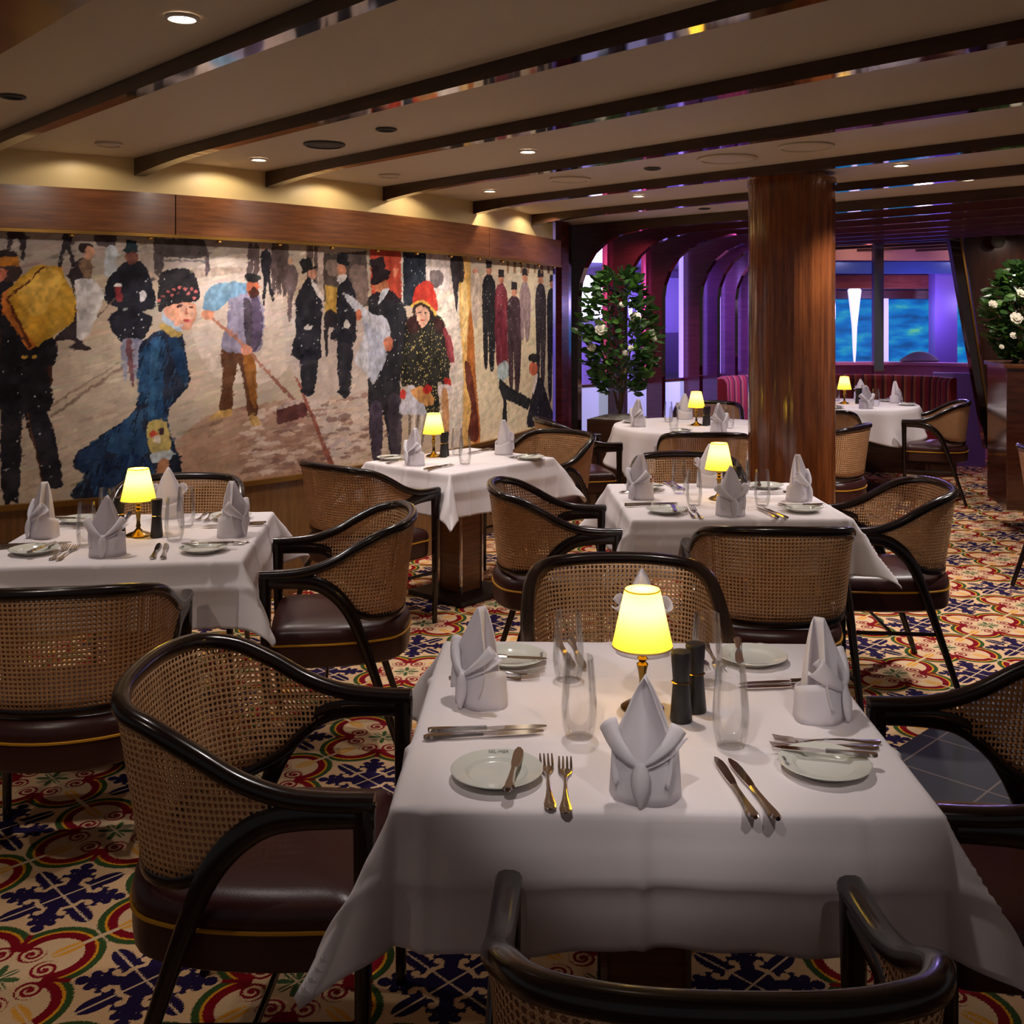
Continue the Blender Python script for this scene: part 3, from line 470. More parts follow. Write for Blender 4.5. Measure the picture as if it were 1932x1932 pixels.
    me.polygons.add(len(F_)); me.polygons.foreach_set('loop_start', np.arange(0, F_.size, 4, dtype=np.int32)); me.polygons.foreach_set('loop_total', np.full(len(F_), 4, dtype=np.int32))
    me.update(calc_edges=True)
    ca = me.color_attributes.new('paint', 'FLOAT_COLOR', 'POINT'); ca.data.foreach_set('color', np.c_[lin.reshape(-1, 3), np.ones(S_.size)].ravel().astype(np.float32))
    m = mat('mural paint', (200, 180, 160), .75, 0, .2); N, L, b = nodes(m); at = N.new('ShaderNodeAttribute'); at.attribute_name = 'paint'; L.new(at.outputs[0], b.inputs['Base Color'])
    me.materials.append(m); o = bpy.data.objects.new('wall_mural', me); COL.objects.link(o)
    tag(o, 'long painted mural of a snowy city street with strollers in old fashioned dress', 'mural')
paint_mural()

# little picture lights tucked under the veneer band
for k in range(15):
    s = 1.3 + k * .36
    x, y = wall_at(s, .060); x2, y2 = wall_at(s, .03)
    t = tag(MB().lathe([(.012, .0), (.016, -.006), (.016, -.014), (.009, -.015)], 12).build('picture_light', M['goldtrim'], loc=(x, y, 1.956)),
        'tiny round picture light under the wooden band above the mural', 'light', 'row of picture lights along the mural')
# added spots just below the ceiling, without fittings, to wash the mural evenly
for s, e in ((1.2, 9), (1.9, 12), (2.6, 16), (3.3, 19), (4.0, 22), (4.8, 28), (5.6, 32), (6.2, 20)):
    x, y = wall_at(s, 1.0); tx, ty = wall_at(s, 0)
    lamp('SPOT', (x, y, CZ - .02), e, (1, .87, .76), .04, (tx, ty, 1.25), 100, .9, name='mural_fill_light')

# small spots close to the coving, one per bay
for s, e in ((1.55, 14), (2.05, 14), (2.75, 30), (3.45, 30), (4.1, 30), (4.95, 44), (5.75, 44)):
    x, y = wall_at(s, .22); lamp('SPOT', (x, y, CZ - .006), e * .14, (1, .84, .66), .01, (*wall_at(s, .05), 1.4), 150, .3, name='coving_light')
# ceiling beams: a wood rib with a mirrored underside, swelling into a bracket at the wall
DV = Vector((.6756, -.7373, 0)); NV = Vector((.7373, .6756, 0))
BE = [ (1.41, (-2.75, 4.80)), (2.15, (-1.98, 5.25)), (2.88, (-1.42, 5.77)), (3.75, (-.83, 6.47)), (4.70, (-.34, 7.30)), (5.65, (.06, 8.22))]
def beam(u, start, length, d0=.050, d1=.088, w=.055, name='trim_4', run=.8):
    s = Vector((*start, 0)); s = s + NV * (u - s.dot(NV)); b = MB(); n = 14; V = []; F_ = []
    ts = [0, .1, .2, .3, .4, .5, .6, .7, .8, 1.2, 2, 3, 4.5, length]; ts = [t for t in ts if t < length] + [length]
    for t in ts:
        p = s + DV * t; d = d0 + (d1 - d0) * max(0, 1 - t / run) ** 2
        for sx, z in ((-w / 2, CZ + .01), (w / 2, CZ + .01), (w / 2, CZ - d), (-w / 2, CZ - d)):
            q = p + NV * sx; V.append((q.x, q.y, z))
    n = len(ts)
    for k in range(n - 1):
        for q in range(4): F_.append((k * 4 + q, k * 4 + (q + 1) % 4, k * 4 + 4 + (q + 1) % 4, k * 4 + 4 + q))
    F_ += [(3, 2, 1, 0), (n * 4 - 4, n * 4 - 3, n * 4 - 2, n * 4 - 1)]
    b.add(V, F_)
    o = b.build(name, [M['dwood'], M['mirror']], smooth=False)
    for k in range(n - 1): o.data.polygons[k * 4 + 2].material_index = 1
    return struct(o)
for u, st_ in BE: beam(u, st_, 7.5)
o = beam(.80, (-3.1, 4.5), 7.5, .06, .09, .20)
for q_ in o.data.polygons: q_.material_index = 0
o.data.materials[0] = M['mwood']
# arcade: upright fins that bend into ceiling ribs
FN = [(6.58, .51, 9.19), (7.16, .95, 9.57), (7.72, 1.35, 9.96), (8.28, 1.77, 10.34), (8.70, 2.01, 10.69), (9.15, 2.27, 11.08), (9.60, 2.52, 11.47)]
FCOL = [(38, 16, 16), (86, 30, 40), (92, 36, 52), (98, 44, 62), (104, 52, 76), (104, 56, 84), (104, 56, 84)]  # red-brown veneer with the violet light mixed in, more so fin by fin
def fin(k, u, x, y, L=5.2, z0=0):
    p = Vector((x, y, 0)); b = MB(); w = .05
    prof = [(-.23, z0), (0, z0), (0, 1.72), (.02, 1.84), (.08, 1.97), (.18, 2.09), (.32, 2.18), (.5, 2.235), (.8, 2.27), (L, 2.285), (L, CZ - .001), (-.23, CZ - .001)]
    n = len(prof); V = []
    for s_ in (-w / 2, w / 2):
        for t, z in prof:
            q = p + DV * t + NV * s_; V.append((q.x, q.y, z))
    F_ = [tuple(range(n)), tuple(range(2 * n - 1, n - 1, -1))] + [((i + 1) % n, i, n + i, n + (i + 1) % n) for i in range(n)]
    b.add(V, F_)
    fm = M['dwood'] if k == 0 else wood('light tinted fin veneer', tuple(int(v * .8) for v in FCOL[k]), FCOL[k], .25, 4, (1, 1, 10))
    o = b.build('arcade_fin', [fm, M['mirror']], smooth=False)
    for i in range(2 + 1, 2 + n - 3): o.data.polygons[i].material_index = 1
    ANCH = ['leftmost arched wooden fin, next to the end of the mural', 'second arched fin from the mural, behind the leafy tree', 'third arched fin from the mural, right of the leafy tree', 'fourth arched fin from the mural, above the yellow lamp on the round table',
            'first of the three violet lit fins behind the striped banquette', 'middle of the three violet lit fins behind the striped banquette', 'violet lit fin half hidden by the round wooden column']
    tag(o, ANCH[k], 'arch')
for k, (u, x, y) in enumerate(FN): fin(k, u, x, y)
for u in (10.1, 10.6, 11.1, 11.6):
    s = Vector((2.75 + (u - 10.1) * .75, 11.6 + (u - 10.1) * .55, 0)); beam(u, (s.x, s.y), 4.0, .06, .06)
for u, (x, y) in ((8.0, (1.56, 10.15)),): pass
# red post and steel edge between the mural and the first fin
struct(MB().box((.345, 8.90, CZ / 2), (.06, .12, CZ), rz=-.55).build('trim_5', M['redwood'], smooth=False))
struct(MB().box((.40, 9.02, CZ / 2), (.035, .05, CZ), rz=-.55).build('trim_6', M['steel'], smooth=False))
# glazed line behind the fins: lit edge strips, low frosted panels
LEDM = emis('magenta lit strip', (200, 70, 130), .55); LEDW = emis('violet lit strip', (150, 130, 240), 1.7)
FROST = emis('frosted lit panel', (176, 196, 232), .42)
GL = mat('tinted pane', (190, 190, 230), .05); 
for k in range(6):
    a = Vector((FN[k][1], FN[k][2], 0)) - DV * .2; c = Vector((FN[k + 1][1], FN[k + 1][2], 0)) - DV * .2
    d = (c - a); ln = d.length; d.normalize(); rz = atan2(d.y, d.x); mid = (a + c) / 2
    t = tag(MB().box((0, 0, 0), (ln - .06, .02, .90)).build('frosted_panel', FROST, smooth=False, loc=(mid.x, mid.y, .45)),
        ['pale blue frosted panel behind the pot of the leafy tree', 'pale blue frosted panel behind the standing napkins of the round table', 'pale blue frosted panel left of the lamp on the round table', 'narrow pale panel between the fourth and fifth fins',
         'low panel hidden by the left end of the banquette', 'low panel behind the banquette beside the column'][k], 'panel')
    t.rotation_euler = (0, 0, rz)
    t = MB().box((0, 0, 0), (ln - .06, .03, .025)).build('window_1', M['dwood'], smooth=False, loc=(mid.x, mid.y, .915)); t.rotation_euler = (0, 0, rz); struct(t)
    p = c - d * .062
    t = tag(MB().box((0, 0, 0), (.035, .03, 1.35), 0).build('light_strip', LEDM if k < 2 else LEDW, smooth=False, loc=(p.x, p.y, 1.61)),
        ['magenta upright light strip left of the second fin', 'magenta and violet light strip left of the third fin', 'bright violet light strip left of the fourth fin', 'slim violet light strip left of the first banquette fin', 'slim violet light strip left of the middle banquette fin', 'slim violet light strip beside the column'][k], 'light')
    t.rotation_euler = (0, 0, rz)
    if k >= 3:      # veneered infill between the last fins, violet light put into its colour
        t = MB().box((0, 0, 0), (ln - .16, .02, 1.40)).build('wall_arcade', wood('violet lit veneer', (92, 70, 130), (110, 84, 150), .3, 4, (1, 1, 10)), smooth=False, loc=(mid.x, mid.y + .05, 1.64)); t.rotation_euler = (0, 0, rz); struct(t)
# the hall outside the arcade
HW = mat('outer hall wall', (150, 140, 190), .7); HD = mat('outer hall dark', (70, 52, 90), .6)
def wallbox(name, p0, p1, z0, z1, m, th=.06):
    a = Vector((*p0, 0)); c = Vector((*p1, 0)); d = c - a; o = MB().box((0, 0, 0), (d.length, th, z1 - z0)).build(name, m, smooth=False, loc=((a.x + c.x) / 2, (a.y + c.y) / 2, (z0 + z1) / 2))
    o.rotation_euler = (0, 0, atan2(d.y, d.x)); return struct(o)
wallbox('wall_hall', (-.3, 10.7), (3.4, 13.6), 0, 2.6, HW)
wallbox('window_2', (.38, 10.95), (.92, 11.37), 1.52, 1.98, emis('bright window', (238, 238, 250), 1.6), .05)
wallbox('window_3', (.70, 11.17), (1.0, 11.40), 2.12, 2.32, emis('bright window top', (236, 236, 250), 1.4), .05)
wallbox('trim_7', (.3, 11.05), (2.4, 12.66), 1.99, 2.06, HD, .16)
wallbox('wall_hall', (1.45, 11.85), (2.4, 12.6), .9, 1.35, HD, .20)
lamp('POINT', (1.25, 10.75, 1.9), 22, (.36, .26, 1), .06, name='violet_hall_light')
lamp('POINT', (2.2, 11.5, 1.7), 26, (.40, .26, 1), .06, name='violet_hall_light')
lamp('SPOT', (2.7, 9.8, CZ - .08), 330, (.50, .32, 1), .04, (2.0, 10.9, 1.2), 80, .8, name='violet_spot_light')
lamp('SPOT', (1.9, 9.3, CZ - .08), 170, (.66, .34, .95), .04, (1.2, 9.9, 1.3), 80, .8, name='violet_spot_light')
for i, (x, y, z, sz) in enumerate(((1.13, 10.9, 1.62, .10), (1.22, 10.95, 1.58, .12))):
    tag(MB().lathe([(.002, sz), (.016, sz * .3), (.022, 0), (.014, -sz * .6), (.003, -sz)], 12).build('pendant_lamp', emis('blue pendant glow', (190, 190, 255), 5), loc=(x, y, z)),
        ['left one of two small glowing pendants beyond the arcade', 'right one of two small glowing pendants beyond the arcade'][i], 'lamp')

lamp('SPOT', (1.1, 8.9, CZ - .08), 40, (1, .42, .42), .04, (.9, 9.6, 1.5), 90, .8, name='rose_fill_light')  # added spot without a fitting, brightens the reddish fins
# round column with a collar
t = thing('column', 'thick round glossy wood veneered column behind the second table', 'column', (1.515, 5.89, 0))
b = MB().lathe([(.238, 0), (.238, CZ - .045)], 64); b.build('shaft', M['colwood'], t)
MB().lathe([(.244, CZ - .06), (.244, CZ - .03), (.20, CZ - .03), (.20, CZ - .001)], 64).build('collar', M['colwood'], t)
MB().box((.228, -.06, CZ / 2 - .03), (.012, .004, CZ - .08), rz=1.3).build('joint_line', M['goldtrim'], t)

# striped banquette following an arc
BQ = cr([(1.86, 9.95, 0), (1.98, 10.38, 0), (2.45, 10.66, 0), (3.1, 10.78, 0), (3.75, 10.66, 0), (4.12, 10.42, 0), (4.2, 10.12, 0)], 10)
def arc_wall(P, sec, m, name, parent=None, uvs=True, smooth=True):
    b = MB(); V = []; uv = []; F_ = []; n = len(P); k = len(sec); acc = 0
    for i, p in enumerate(P):
        t = (P[min(i + 1, n - 1)] - P[max(i - 1, 0)]).normalized(); nr = Vector((t.y, -t.x, 0))
        if i: acc += (P[i] - P[i - 1]).length
        for o, z in sec:
            q = p + nr * o; V.append((q.x, q.y, z)); uv.append((acc, z))
    for i in range(n - 1):
        for j in range(k): F_.append((i * k + j, i * k + (j + 1) % k, (i + 1) * k + (j + 1) % k, (i + 1) * k + j))
    F_ += [tuple(range(k - 1, -1, -1)), tuple(range((n - 1) * k, n * k))]
    return b.add(V, F_, 0, uv).build(name, m, parent, smooth)
t = thing('banquette', 'long curved banquette in red striped fabric along the arcade', 'bench', (0, 0, 0))
arc_wall(BQ, [(0, .40), (.10, .40), (.085, .90), (.06, .945), (.03, .955), (0, .945)], M['stripe'], 'backrest', t)
arc_wall(BQ, [(.09, .34), (.40, .34), (.42, .40), (.40, .455), (.10, .46)], M['stripe'], 'seat', t)
arc_wall(BQ, [(.0, .0), (.34, .0), (.34, .335), (0, .335)], M['dwood'], 'base', t)

# far glazed corner on the right
PK = mat('pink lacquer ledge', (210, 140, 176), .3); BZ = mat('violet lacquer', (110, 90, 170), .3)
LC = cr([(2.7, 11.35, 0), (3.5, 11.75, 0), (4.3, 11.75, 0), (5.4, 11.2, 0)], 10)
struct(arc_wall(LC, [(-.05, 0), (.05, 0), (.05, 1.0), (.12, 1.0), (.12, 1.03), (-.10, 1.03), (-.1, 1.0), (-.05, 1.0)], PK, 'wall_ledge', smooth=False))
# blue dusk seen through the windows
def dusk():
    m = mat('dusk through the windows', (10, 90, 170), .8); X.T = m.node_tree; N, L, b = nodes(m)
    g = N.new('ShaderNodeTexCoord'); n1 = N.new('ShaderNodeTexNoise'); n1.inputs['Scale'].default_value = 2.6; mp = N.new('ShaderNodeMapping'); mp.inputs['Scale'].default_value = (1, 1, 3)
    L.new(g.outputs['Object'], mp.inputs[0]); L.new(mp.outputs[0], n1.inputs[0]); n1.inputs['Detail'].default_value = 8
    r = N.new('ShaderNodeValToRGB'); L.new(n1.outputs[0], r.inputs[0]); e = r.color_ramp.elements
    e[0].position = .3; e[0].color = (*s2l((10, 60, 120)), 1); e[1].position = .72; e[1].color = (*s2l((90, 180, 150)), 1)
    q = e.new(.5); q.color = (*s2l((8, 104, 190)), 1); q = e.new(.62); q.color = (*s2l((30, 140, 190)), 1)
    L.new(r.outputs[0], b.inputs['Emission Color']); b.inputs['Emission Strength'].default_value = 1.0; b.inputs['Base Color'].default_value = (0, 0, 0, 1); return m
DUSK = dusk()
yw = 13.2
wallbox('window_4', (3.4, yw), (5.25, yw), .9, 1.75, DUSK)
wallbox('window_5', (5.35, yw - .3), (6.6, yw - .9), .8, 1.85, DUSK)
wallbox('wall_back', (3.0, yw + .1), (7.5, yw + .1), 0, 2.6, BZ)
wallbox('trim_8', (3.3, yw - .1), (6.0, yw - .1), 1.76, 1.86, wood('hall veneer', (80, 40, 40), (110, 60, 50), .3), .1)
wallbox('wall_soffit', (3.2, yw - .45), (6.3, yw - .45), 1.87, 2.03, wood('hall veneer red', (96, 44, 40), (124, 64, 50), .25), .5)
wallbox('trim_9', (3.2, yw - .85), (6.3, yw - .85), 2.04, 2.18, mat('steel blue fascia', (70, 96, 170), .25, .3), .2)
wallbox('wall_soffit', (3.2, yw - 1.0), (6.3, yw - 1.0), 2.19, 2.47, mat('salmon soffit', (176, 120, 110), .6), .1)
lamp('SPOT', (3.9, 11.6, 2.30), 7, (1, .72, .56), .03, (3.9, 12.2, 2.3), 110, .9, name='soffit_light')
lamp('SPOT', (5.3, 11.6, 2.30), 7, (1, .72, .56), .03, (5.3, 12.2, 2.3), 110, .9, name='soffit_light')
lamp('POINT', (4.6, 12.0, 1.6), 26, (.52, .36, 1), .1, name='violet_hall_light')
lamp('SPOT', (3.6, 10.9, CZ - .06), 60, (1, .55, .75), .04, (3.8, 11.7, .9), 110, .8, name='ledge_fill_light')  # added lamp, no fitting, to brighten the pink ledge
lamp('SPOT', (3.3, 6.6, CZ - .03), 50, (1, .84, .70), .04, (3.75, 7.6, 1.5), 60, .8, name='planter_fill_light')  # this and the next: added spots without fittings, brightening the camellias
lamp('SPOT', (.55, 8.0, CZ - .03), 22, (1, .9, .8), .04, (.8, 8.5, 1.3), 60, .8, name='planter_fill_light')
lamp('SPOT', (4.6, 8.9, CZ - .03), 40, (1, .74, .58), .04, (4.9, 9.8, 1.6), 100, .9, name='wall_fill_light')  # added spot, no fitting, to warm up the dark right wall
lamp('POINT', (5.4, 11.6, 1.7), 10, (.56, .40, 1), .1, name='violet_hall_light')
struct(MB().box((3.735, 11.0, 1.66), (.10, .08, 1.42)).build('trim_10', M['steel'], smooth=False))
for i, dx in enumerate((-.03, .03)): pass
struct(MB().box((4.50, yw - .2, 1.33), (.07, .08, .86)).build('trim_11', emis('lit white post', (210, 200, 255), .7), smooth=False))
struct(MB().box((4.98, 12.4, 1.5), (.26, .2, 1.3)).build('trim_12', BZ, smooth=False))
struct(MB().box((5.3, yw - .35, 1.3), (.03, .06, 1.0)).build('trim_13', emis('lit edge', (220, 210, 255), 1.2), smooth=False))
tag(MB().lathe([(.010, 0), (.018, .1), (.030, .4), (.060, .68), (.075, .80), (.06, .82)], 24).build('cone_lamp', emis('white cone glow', (196, 200, 255), 1.3), loc=(3.72, 11.72, 1.031)),
    'tall white glowing cone shaped lamp behind the banquette', 'lamp')
# patterned cushion lying on the ledge
tag(MB().grid(lambda u, v: (4.45 + .42 * (u - .5), 11.72 + .02 * v, 1.035 + .11 * v * (1 - abs(2 * u - 1) ** 2.2)), 14, 6).build('cushion', mat('patterned cushion', (150, 150, 170), .8), solid=.05), 'grey patterned cushion propped on the pink ledge', 'cushion')
# leaning mirror post and the dark veneered wall on the right
def lean(x0, x1, z0, z1, w, m, name, y, dx=0):
    V = [(x0 - w / 2, y, z0), (x0 + w / 2, y, z0), (x0 + w / 2, y + .08, z0), (x0 - w / 2, y + .08, z0), (x1 - w / 2, y, z1), (x1 + w / 2, y, z1), (x1 + w / 2, y + .08, z1), (x1 - w / 2, y + .08, z1)]
    return MB().add(V, [(3, 2, 1, 0), (4, 5, 6, 7), (0, 1, 5, 4), (1, 2, 6, 5), (2, 3, 7, 6), (3, 0, 4, 7)]).build(name, m, smooth=False)
struct(lean(4.42, 4.06, .30, CZ, .10, M['mirror'], 'trim_14', 9.86))
struct(lean(4.485, 4.115, .0, CZ, .018, M['goldtrim'], 'trim_15', 9.85))
V = [(4.52, 9.9, 0), (7.5, 9.4, 0), (7.5, 9.4, CZ), (4.16, 9.9, CZ), (4.52, 10.0, 0), (7.5, 9.5, 0), (7.5, 9.5, CZ), (4.16, 10.0, CZ)]
rw = wood('dark glossy wall veneer', (50, 26, 18), (70, 38, 26), .12, 4, (9, 9, 1), .8)
struct(MB().add(V, [(0, 1, 2, 3), (7, 6, 5, 4), (0, 4, 5, 1), (1, 5, 6, 2), (3, 2, 6, 7), (4, 0, 3, 7)]).build('wall_right', rw, smooth=False))
tag(MB().lathe([(.055, 0), (.062, .01), (.062, .035), (.04, .05)], 24).build('smoke_detector', M['grey'], loc=(4.42, 9.75, 2.24)), 'small round grey fitting high on the dark right wall', 'fitting').rotation_euler = (R(90), 0, 0)
# low dark sideboard against the right wall
t = thing('sideboard', 'low dark sideboard against the right wall behind the armchair', 'cabinet', (4.95, 9.55, 0), -.15)
MB().box((0, 0, .33), (.85, .4, .62)).build('body', M['black'], t, False, bevel=.01); MB().box((0, 0, .655), (.9, .44, .03)).build('top', M['dwood'], t, False, bevel=.005)
tag(MB().grid(lambda u, v: (4.62 + .2 * u, 9.44 + .14 * v, .674 + .008 * sin(u * 3.1) * sin(v * 3.1)), 8, 8).build('folded_cloth', M['napkin'], solid=.004, offset=1), 'small white folded cloth on the dark sideboard', 'cloth')
# extra purple panel seen behind the leaning post
wallbox('wall_niche', (4.28, 10.9), (4.75, 10.75), 0, .96, mat('lilac panel', (150, 130, 220), .5))

# right-hand planter cabinet
t = thing('planter_cabinet', 'tall glossy walnut planter cabinet at the right edge', 'cabinet', (3.40, 7.40, 0), R(-12))
MB().box((.02 + .55, .3, .69), (1.1, .6, 1.01)).build('body', wood('glossy walnut', (70, 34, 20), (96, 52, 32), .14, 4, (1, 1, 8), .7), t, False, bevel=.004)
MB().box((.02 + .55, .3, 1.20), (1.14, .64, .03)).build('top_rim', M['mwood'], t, False, bevel=.004)
MB().box((.72, .34, .09), (.9, .5, .18)).build('plinth', M['mirror'], t, False)
for x in (.16, .30): MB().box((x, -.004, .69), (.012, .008, 1.0)).build('panel_joint', M['goldtrim'], t, False)

# ceiling fittings
def downlight(x, y, lit, r=.045, label=None, grp=None):
    t = thing('downlight', label, 'ceiling light', (x, y, CZ), 0, grp)
    MB().lathe([(r, -.001), (r, -.007), (r * .8, -.010), (r * .72, -.003)], 24, close=True).build('rim', M['white'] if lit else M['grey'], t)
    MB().lathe([(r * .70, -.003), (r * .70, -.0045)], 24).build('lens', M['lit'] if lit else M['hole'], t); return t
VIS = {0: 'lit ceiling downlight in the upper left corner', 1: 'lit ceiling downlight just above the cream coving over the mural', 2: 'small lit downlight between the third and fourth beams, centre of the ceiling', 3: 'small lit downlight near the right end of the cream coving',
       4: 'small lit downlight left of the round column', 5: 'lit downlight right of the column top, nearer one', 6: 'lit downlight right of the column, farther one'}
for i, (x, y, e, a, tx, ty) in enumerate(DOWN):
    lb = {7: 'lit downlight above the front table, just above the frame', 8: 'lit downlight above the right aisle, beyond the right edge', 9: 'unlit looking dark downlight at the far left of the ceiling', 10: 'unlit looking dark downlight between the second and third beams',
          11: 'unlit looking dark downlight left of the column', 12: 'added dark downlight above the nearer round table', 13: 'added dark downlight above the far round table', 14: 'added dark downlight near the planter cabinet', 15: 'added dark downlight behind the column'}
    downlight(x, y, i < NLIT, .045, VIS.get(i) or lb[i])
def cpt(px, py): 
    Y = (CZ - 1.57) * 1979 / (592 - py); return ((px - 984) * Y / 1979, Y)
for (px, py), r, m, lb in (((612, 271), .095, 'grey', 'round grey ceiling speaker above the mural'), ((1372, 298), .15, 'ceil', 'large pale round ceiling cover left of the column'), ((1520, 275), .13, 'ceil', 'large pale round ceiling cover above the column'),
                           ((205, 270), .06, 'ceil', 'small pale round ceiling cover at the upper left'), ((735, 330), .06, 'ceil', 'small pale round ceiling cover near the third beam end'), ((1075, 337), .12, 'ceil', 'flat pale round ceiling cover in the middle')):
    x, y = cpt(px, py); tag(MB().lathe([(r, -.001), (r * 1.0, -.008), (r * .86, -.014), (r * .84, -.008), (0.001, -.008)], 32).build('ceiling_cover', M[m], loc=(x, y, CZ)), lb, 'ceiling fitting')
for px, py, x2, y2 in ((0, 250, 0, 0),): pass

# ------------------------------------------------------------------ cane armchair
def mirror(P): return [Vector(p) for p in P] + [Vector((-p[0], p[1], p[2])) for p in P[::-1][1:]]
CREST = [(.268, .27, .672), (.271, .18, .674), (.273, .10, .684), (.274, .02, .712), (.271, -.06, .757), (.257, -.14, .796), (.215, -.215, .816), (.12, -.254, .823), (0, -.264, .825)]
LOWER = [(.264, .25, .652), (.264, .18, .650), (.265, .10, .644), (.265, .03, .60), (.258, -.03, .545), (.240, -.10, .510), (.195, -.170, .500), (.11, -.212, .496), (0, -.225, .494)]
CP = cr(mirror(CREST), 6); LP = cr(mirror(LOWER), 6)
def build_chair(label):
    t = thing('cane_armchair', label, 'chair', (0, 0, 0), 0, 'cane armchairs around the tables')
    def cw(q): e = abs(q - .5) * 2; return (.043 - .007 * (1 - e), .034)
    MB().tube(CP, cw, 12).build('top_rail', M['frame'], t)
    k0 = 18; MB().tube(LP[k0:len(LP) - k0], lambda q: (.026, .032), 10).build('lower_rail', M['frame'], t)
    b = MB(); n = len(CP); acc = [0]
    for i in range(1, n): acc.append(acc[-1] + (LP[i] - LP[i - 1]).length * .5 + (CP[i] - CP[i - 1]).length * .5)
    for lay, off in ((0, .009), (1, -.009)):
        V = []; uv = []; nv = 8
        for i in range(n):
            tg = (CP[min(i + 1, n - 1)] - CP[max(i - 1, 0)]); nr = Vector((tg.y, -tg.x, 0))
            if nr.length < 1e-5: nr = Vector((1, 0, 0))
            nr.normalize()
            for j in range(nv + 1):
                q = j / nv; p = LP[i].lerp(CP[i], q) + nr * off; p.z += .004 * (1 - q); V.append(tuple(p)); uv.append((acc[i] + lay * .0031, p.z + lay * .0037))
        F_ = [(i * (nv + 1) + j, i * (nv + 1) + j + 1, (i + 1) * (nv + 1) + j + 1, (i + 1) * (nv + 1) + j) for i in range(n - 1) for j in range(nv)]
        b.add(V, F_, 0, uv)
    b.build('cane_back', M['cane'], t, solid=.0022)
    ARM = [(.268, .272, .648), (.270, .20, .650), (.271, .13, .648), (.272, .07, .636), (.274, .015, .600), (.275, -.03, .545), (.277, -.065, .47), (.280, -.105, .36), (.284, -.155, .21), (.290, -.225, 0)]
    for sx in (1, -1):
        P = cr([(sx * x, y, z) for x, y, z in ARM], 6); c = 32
        wa = lambda q: (.046 + .008 * sin(pi * q), .034)
        MB().tube(P[:c + 1], wa, 10, up=(sx, 0, 0)).build('arm', M['frame'], t)
        MB().tube(P[c - 1:], lambda q: (.046 - .022 * q, .033 - .011 * q), 10, up=(sx, 0, 0)).build('leg', M['frame'], t)
        MB().tube([(sx * .268, .252, .665), (sx * .268, .250, .40), (sx * .268, .246, 0)], lambda q: (.042 - .018 * q, .044 - .020 * q), 10, up=(0, 1, 0)).build('leg', M['frame'], t)
        MB().tube([(sx * .268, .248, .26), (sx * .281, -.14, .26)], lambda q: (.014, .016), 8).build('stretcher', M['frame'], t)
    MB().tube([(.272, .05, .26), (-.272, .05, .26)], lambda q: (.014, .016), 8).build('stretcher', M['frame'], t)
    out = cr([(.235, .235, 0), (.248, .16, 0), (.252, .02, 0), (.232, -.12, 0), (.17, -.215, 0), (0, -.255, 0), (-.17, -.215, 0), (-.232, -.12, 0), (-.252, .02, 0), (-.248, .16, 0), (-.235, .235, 0), (-.12, .245, 0), (0, .248, 0), (.12, .245, 0)], 4, True)
    def loft(levels, name, m, capt=True):
        V = []; F_ = []; n = len(out)
        for s_, z in levels:
            for p in out: V.append((p.x * s_, p.y * s_, z))
        for i in range(len(levels) - 1):
            for k in range(n): q = (k + 1) % n; F_.append((i * n + k, i * n + q, (i + 1) * n + q, (i + 1) * n + k))
        F_ += [tuple(range(n - 1, -1, -1)), tuple(range((len(levels) - 1) * n, len(levels) * n))]
        MB().add(V, F_).build(name, m, t)
    loft([(.93, .335), (.985, .345), (1.0, .37), (1.0, .418)], 'seat_base', M['leather'])
    loft([(.99, .418), (1.005, .436), (.985, .458), (.93, .472), (.8, .480), (.5, .486), (.1, .488)], 'seat_cushion', M['leather'])
    cu = [c_ for c_ in t.children if c_.name.startswith('seat_cushion')][-1]
    MB().tube([(p.x * 1.005, p.y * 1.005, .420) for p in out], lambda q: (.008, .008), 6, closed=True).build('piping', M['piping'], cu)
    return t
CH = [  # x, y, facing vector, label
    (-.67, 3.90, (-.989, -.147), 'cane armchair at the right side of the left table, facing the mural'),
    (-1.30, 3.055, (-.14, .99), 'cane armchair at the near side of the left table, back cut by the left edge'),
    (.91, 3.855, (.03, 1), 'cane armchair seen squarely from behind at the near side of the second table'),
    (1.58, 4.57, (-1, .05), 'cane armchair at the right side of the second table, on the aisle'),
    (.13, 4.56, (1, .04), 'cane armchair at the left side of the second table'),
    (.85, 5.31, (0, -1), 'cane armchair at the far side of the second table, half hidden by napkins'),
    (.29, 2.945, (0, -1), 'cane armchair at the far side of the front table, behind its lamp'),
    (-.535, 2.2, (1, -.02), 'large cane armchair at the left side of the front table, whole back visible'),
    (1.04, 2.12, (-.995, .1), 'cane armchair at the right side of the front table, cut by the right edge'),
    (.24, 1.385, (.03, 1), 'cane armchair nearest the camera, dark, cut by the bottom edge'),
    (-1.51, 4.56, (.14, -.99), 'cane armchair between the left table and the mural'),
    (-.805, 5.32, (.66, .75), 'cane armchair at the near left end of the small table by the mural'),
    (.135, 6.425, (-.66, -.75), 'cane armchair at the far right end of the small table by the mural'),
    (.37, 7.40, (.98, .2), 'cane armchair at the left of the round table, beside the planter tree'),
    (1.53, 8.60, (-.2, -.98), 'cane armchair behind the round table, only its bright top rail showing'),
    (1.16, 6.72, (.05, 1), 'cane armchair at the near side of the round table, left of the column'),
    (2.05, 7.07, (-.8, .6), 'cane armchair just right of the column, cut by it'),
    (2.38, 8.28, (.45, .89), 'cane armchair at the near left of the far round table, behind the column'),
    (3.52, 8.92, (-.94, .34), 'cane armchair at the right of the far round table, near the leaning post'),
    (3.05, 5.75, (1, 0), 'cane armchair at the right edge, only a leg in view'),
]
ch0 = build_chair(CH[0][3])
